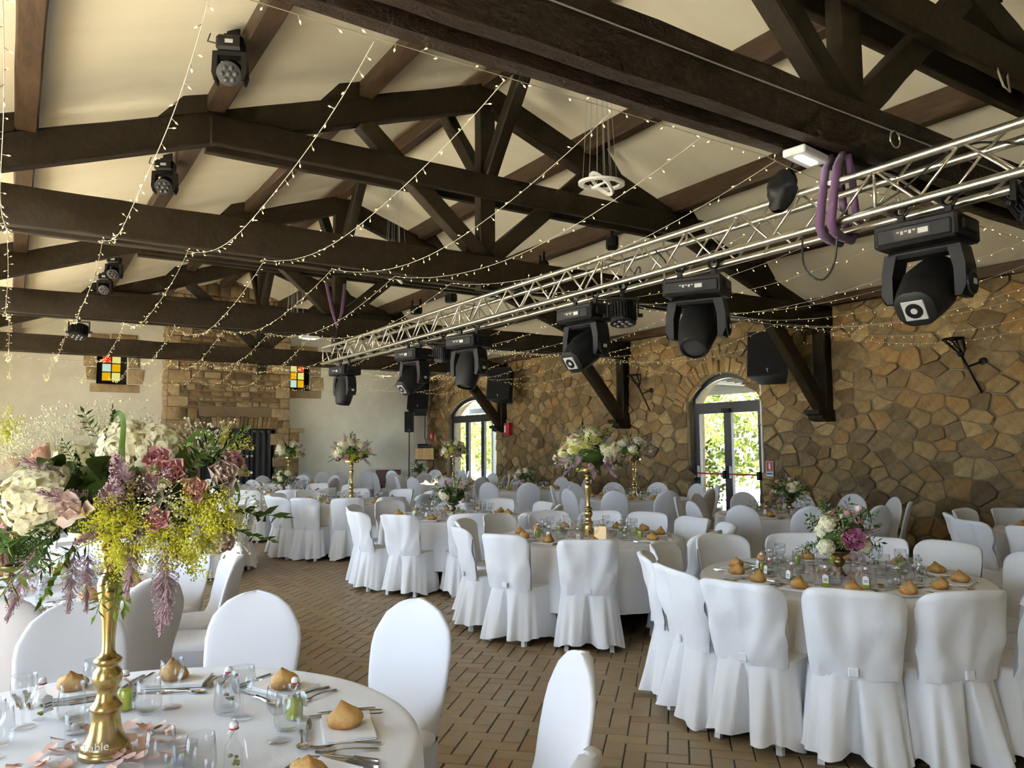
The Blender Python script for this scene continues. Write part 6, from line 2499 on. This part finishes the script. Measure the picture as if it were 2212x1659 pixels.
ob('backrest', MB().cbox(-0.4, 0.4, 0.15, 0.2, 0.52, 0.92, 0.02), bpy.data.materials['dark_red_leather'], bn)
for sx in (-1, 1):
    for sy in (-1, 1):
        ob('leg', MB().box(sx * 0.36 - 0.02, sx * 0.36 + 0.02, sy * 0.16 - 0.02, sy * 0.16 + 0.02, 0, 0.42 if sy < 0 else 0.6), M['iron'], bn)

# ================================================================ the big bouquet on the nearest gold stand
rf = random.Random(8)
B0 = Vector((0.25, 2.48, z_t + 0.615))
bq = thing('bouquet', 'largest tall bouquet of cream hydrangea, roses and yellow goldenrod on nearest gold stand', 'bouquet', B0, group='wedding bouquets on the tables')
RT, UP_, TO = Vector((CR.x, CR.y, 0)).normalized(), Vector((0, 0, 1)), Vector((-CF.x, -CF.y, 0)).normalized()


def loc3(x, y, t):
    """right, up, towards the camera (metres) from the middle of the bouquet"""
    return RT * x + UP_ * (y + 0.085) + TO * t


def face(x, y, t):
    return RT * x + UP_ * y + TO * t


ob('floral_foam', core_me, None, bq, loc3(0, 0, 0), scale=(0.20, 0.20, 0.105))
K = 0.00126
CXP, CYP = 232, 1078


DB = 2.15                       # distance of the bouquet; offsets are measured in perspective


def bp(px, py, t_=0.13):
    return (((px - 1106) * (DB - t_) - (CXP - 1106) * DB) / FPX, -((py - 965) * (DB - t_) - (CYP - 965) * DB) / FPX)


for nm, px, py, t_, fc, s in [
    ('hydbig', 72, 1078, 0.17, (-0.35, 0.1, 1), 0.98), ('hyd1', 262, 965, 0.10, (0.1, 0.75, 1), 0.92), ('hyd2', 322, 972, 0.09, (0.4, 0.7, 0.8), 0.85), ('hyd1', 150, 1010, -0.12, (-0.4, 0.7, -0.6), 0.9),
    ('hyd2', 330, 1040, -0.17, (0.5, 0.4, -0.8), 0.9), ('hyd2', 455, 1150, 0.0, (1, -0.1, 0.5), 0.7), ('hyd1', 160, 1080, -0.22, (-0.4, 0.1, -1), 0.9),
    ('rose_p', 326, 998, 0.20, (0.2, 0.45, 1), 0.95), ('rose_p', 354, 1020, 0.21, (0.35, 0.1, 1), 1.05), ('rose_b', 457, 1028, 0.13, (0.75, 0.25, 0.8), 1.18), ('rose_c', 407, 1056, 0.20, (0.5, 0.1, 1), 0.95),
    ('rose_p', 484, 1005, 0.06, (0.9, 0.4, 0.4), 0.95), ('rose_p', 329, 1119, 0.24, (0.2, -0.1, 1), 0.86), ('liz', 152, 1098, 0.25, (-0.15, 0.1, 1), 0.95), ('rose_c', 82, 990, 0.10, (-0.5, 0.7, 0.6), 1.05),
    ('rose_b', 155, 935, 0.02, (-0.2, 1, 0.2), 0.9), ('rose_p', 18, 1000, 0.02, (-1, 0.5, 0.3), 0.9), ('rose_p', -8, 1060, 0.08, (-1, 0.1, 0.4), 0.9), ('bud', 322, 1016, 0.23, (0.1, 0.2, 1), 1.15),
    ('bud', 345, 1040, 0.235, (0.3, 0, 1), 1.2), ('bud', 503, 1022, 0.06, (1, 0.3, 0.4), 1.3), ('bud', 178, 1108, 0.25, (0, 0, 1), 0.8), ('rose_b', 470, 1200 - 35, 0.03, (1, -0.3, 0.5), 0.8),
    ('ast1', 200, 1098, 0.14, (-0.25, 0.30, 1), 1.15), ('ast2', 225, 1090, 0.16, (0.5, 0.35, 0.9), 1.2), ('ast1', 262, 1075, 0.16, (0.25, 0.55, 0.8), 1.2), ('ast2', 290, 1055, 0.15, (0.75, 0.3, 0.7), 1.0), ('ast1', 300, 1100, 0.16, (-0.6, -0.4, 0.8), 1.05),
    ('ast2', 285, 1130, 0.2, (0.05, -1, 0.35), 1.05), ('ast1', 348, 1165, 0.16, (0.12, -1, 0.15), 1.2), ('ast2', 347, 1225, 0.16, (0.02, -1, 0.1), 0.95), ('ast1', 150, 1175, 0.1, (0.1, -1, 0.3), 1.0), ('ast2', 60, 1190, 0.12, (-0.2, -1, 0.3), 1.0), ('ast1', 170, 1060, 0.13, (-0.6, 0.5, 0.6), 1.0),
    ('ast2', 180, 1190, 0.05, (0.1, -1, 0.2), 0.9),
    ('gold1', 232, 1150, 0.22, (-0.1, -0.15, 1), 1.05), ('gold2', 205, 1135, 0.21, (-0.2, 0.3, 1), 0.9), ('gold1', 270, 1110, 0.22, (0.3, 0.3, 1), 0.85), ('gold2', 262, 1180, 0.2, (0.2, -0.8, 0.6), 0.85), ('gold1', 400, 1108, 0.18, (0.6, 0.2, 0.8), 1.1), ('gold2', 385, 1140, 0.18, (0.4, -0.4, 0.8), 1.0), ('gold1', 430, 1090, 0.14, (0.9, 0.3, 0.5), 1.0),
    ('gold2', 375, 1180, 0.14, (0.2, -1, 0.4), 1.0), ('gold1', 440, 1150, 0.11, (0.9, -0.4, 0.5), 0.95), ('gold2', 345, 1150, 0.2, (0.2, -0.6, 0.8), 0.8), ('gold1', 470, 960, 0.0, (0.8, 0.7, 0.1), 0.7), ('gold2', 0, 950, -0.05, (-0.8, 0.8, 0), 0.9), ('gold1', 250, 1195, 0.2, (0.0, -1, 0.5), 0.7),
    ('baby1', 60, 985, 0.03, (-0.5, 0.9, 0.2), 1.15), ('baby2', 100, 970, 0.03, (-0.3, 1, 0.2), 1.1), ('baby1', 30, 990, 0.05, (-0.9, 0.6, 0.2), 1.1), ('baby2', 130, 965, 0.06, (-0.1, 1, 0.4), 1.0), ('baby1', 215, 955, 0.0, (0, 1, 0), 1.1), ('baby2', 240, 950, -0.05, (0.1, 1, 0), 1.1), ('baby1', 440, 985, 0.03, (0.6, 0.8, 0.2), 1.0),
    ('baby2', 405, 990, 0.0, (0.3, 1, 0.1), 1.0), ('baby1', 475, 1090, 0.08, (1, -0.1, 0.4), 1.0), ('baby2', 470, 1130, 0.06, (1, -0.5, 0.3), 0.9), ('baby1', 10, 1010, 0.1, (-0.8, 0.3, 0.8), 0.9), ('baby2', 340, 1075, 0.22, (0.3, 0, 1), 0.7), ('baby1', 350, 1095, 0.21, (0.3, -0.3, 1), 0.65), ('baby2', 180, 960, 0.05, (-.1, 1, .4), 1.0),
]:
    x, y = bp(px, py, t_)
    put(bq, nm, loc3(x, y, t_), face(*fc), s)
# foliage, seen between and below the flowers
for k in range(80):
    a = rf.uniform(0, 6.28)
    z = rf.uniform(-0.55, 0.9)
    d = Vector((cos(a) * sqrt(1 - z * z), sin(a) * sqrt(1 - z * z), z))
    dd = Vector((d.x, d.y, d.z - (0.25 if z < 0 else -0.1)))
    put(bq, rf.choice(['br1', 'br2', 'br3', 'br3', 'bl1', 'bl1', 'bl2']), Vector((d.x * 0.16, d.y * 0.16, 0.085 + d.z * 0.08)), dd, rf.uniform(0.6, 0.9) * (0.62 if z > 0.25 else 1.0))
for px, py, fc, s, nm in [(60, 1150, (-0.6, -0.5, 0.7), 1.1, 'br1'), (30, 1160, (-0.9, -0.6, 0.4), 1.2, 'br1'), (110, 1160, (-0.3, -0.8, 0.6), 1.1, 'br1'), (0, 1170, (-1, -0.5, 0.3), 1.2, 'br1'), (150, 1160, (-.2, -1, .5), 1.0, 'br1'), (235, 1190, (0.1, -1, 0.4), 0.9, 'br1'), (265, 1190, (0.3, -1, 0.4), 0.9, 'br1'), (250, 1215, (-0.15, -1, 0.3), 0.8, 'br1'), (200, 1165, (-0.7, -0.6, 0.5), 0.9, 'br1'),
                         (115, 1010, (0.1, 0.1, 1), 1.0, 'bl1'), (120, 1000, (0.35, -0.5, 0.7), 1.25, 'bl1'), (200, 1010, (0.2, 0.2, 1), 1.1, 'bl1'), (260, 1010, (0.2, -0.3, 1), 1.1, 'bl1'), (300, 1130, (0.2, -0.8, 0.7), 0.9, 'bl1'), (420, 1010, (0.8, 0.4, 0.5), 1.0, 'br2'), (195, 945, (-0.4, 1, 0.1), 0.5, 'br3'), (215, 945, (0.1, 1, 0), 0.5, 'br3'), (440, 1120, (0.9, -0.3, 0.4), 1.0, 'br2'), (475, 1100, (1, -0.2, 0.3), 1.0, 'br3'), (400, 1010, (0.3, 0.6, 0.7), 1.0, 'bl2'), (380, 1030, (0.5, 0.5, 0.7), 1.0, 'br2')]:
    x, y = bp(px, py)
    put(bq, nm, loc3(x, y, 0.13), face(*fc), s)
# looping grass blades
for pts, w in [([(248, 1060, .20), (246, 1010, .24), (244, 960, .24), (246, 920, .2), (243, 895, .16), (236, 886, .12), (226, 892, .10), (220, 915, .08), (222, 960, .04)], 0.017),
               ([(368, 990, .08), (390, 955, .09), (415, 932, .09), (436, 934, .09), (448, 952, .10), (452, 978, .11)], 0.018),
               ([(366, 992, .1), (400, 984, .12), (440, 988, .13), (478, 1015, .13), (503, 1055, .12), (508, 1080, .12), (496, 1105, .12)], 0.013),
               ([(240, 1040, .22), (243, 1080, .24), (247, 1050, .25)], 0.012)]:
    P = []
    for px, py, t_ in pts:
        x, y = bp(px, py, t_)
        P.append(loc3(x, y, t_))
    Q = []
    for i in range(len(P) - 1):                       # smooth the path
        for u in (0, 0.33, 0.66):
            p0, p1, p2, p3 = P[max(0, i - 1)], P[i], P[i + 1], P[min(len(P) - 1, i + 2)]
            Q.append(0.5 * ((2 * p1) + (p2 - p0) * u + (2 * p0 - 5 * p1 + 4 * p2 - p3) * u * u + (3 * p1 - p0 - 3 * p2 + p3) * u ** 3))
    Q.append(P[-1])
    me = blade_mesh(Q, w)
    me.materials.append(M['grass'])
    ob('grass_blade', me, None, bq)

# ---- the peony bouquet in the bronze urn
cx, cy = TABLES['C']['c']
B1 = Vector((cx, cy, z_t + 0.135))
b2 = bouquet(B1, 0.20, 0.15, [(['baby1', 'baby2'], 6, 0.7, 0.8), (['br1', 'br2', 'br3'], 34, 0.5, 0.9), (['bl1', 'bl2'], 8, 0.5, 0.85), (['rose_p', 'rose_b'], 3, 0.9, 0.8), (['bud'], 4, 1.0, 1.0), (['hyd1'], 2, 0.7, 0.55)],
             'low bouquet with magenta peony in the bronze urn on pink peony table', seed=4)
for nm, x, y, t_, fc, s in [('peony', 0.0, 0.09, 0.19, (0, 0.25, 1), 0.98), ('hyd1', -0.13, 0.03, 0.12, (-0.5, 0.1, 0.8), 0.62), ('hyd2', -0.10, 0.17, 0.08, (-0.3, 0.8, 0.6), 0.62), ('hyd2', 0.11, 0.03, 0.13, (0.4, 0, 0.9), 0.55), ('rose_p', 0.07, 0.18, 0.12, (0.3, 0.7, 0.8), 0.85),
                            ('rose_b', 0.12, 0.24, 0.02, (0.3, 1, 0.2), 0.95), ('bud', -0.02, 0.21, 0.1, (0, 1, 0.4), 1.2), ('ast1', 0.02, 0.02, 0.17, (-0.3, -0.8, 0.6), 0.75), ('ast2', 0.05, 0.02, 0.17, (0.2, -0.9, 0.6), 0.75), ('ast1', 0.08, 0.12, 0.15, (0.7, 0.3, 0.7), 0.7)]:
    put(b2, nm, RT * x + UP_ * (y + 0.03) + TO * t_, face(*fc), s)
me = blade_mesh([RT * 0.10 + UP_ * 0.14 + TO * 0.05, RT * 0.13 + UP_ * 0.26 + TO * 0.05, RT * 0.17 + UP_ * 0.285 + TO * 0.05, RT * 0.19 + UP_ * 0.26 + TO * 0.05, RT * 0.195 + UP_ * 0.20 + TO * 0.05], 0.014)
me.materials.append(M['grass'])
ob('grass_blade', me, None, b2)

# ---- prototypes have served
for r_ in PROTOS:
    for c in list(r_.children):
        for g in list(c.children):
            bpy.data.objects.remove(g)
        bpy.data.objects.remove(c)
    bpy.data.objects.remove(r_)
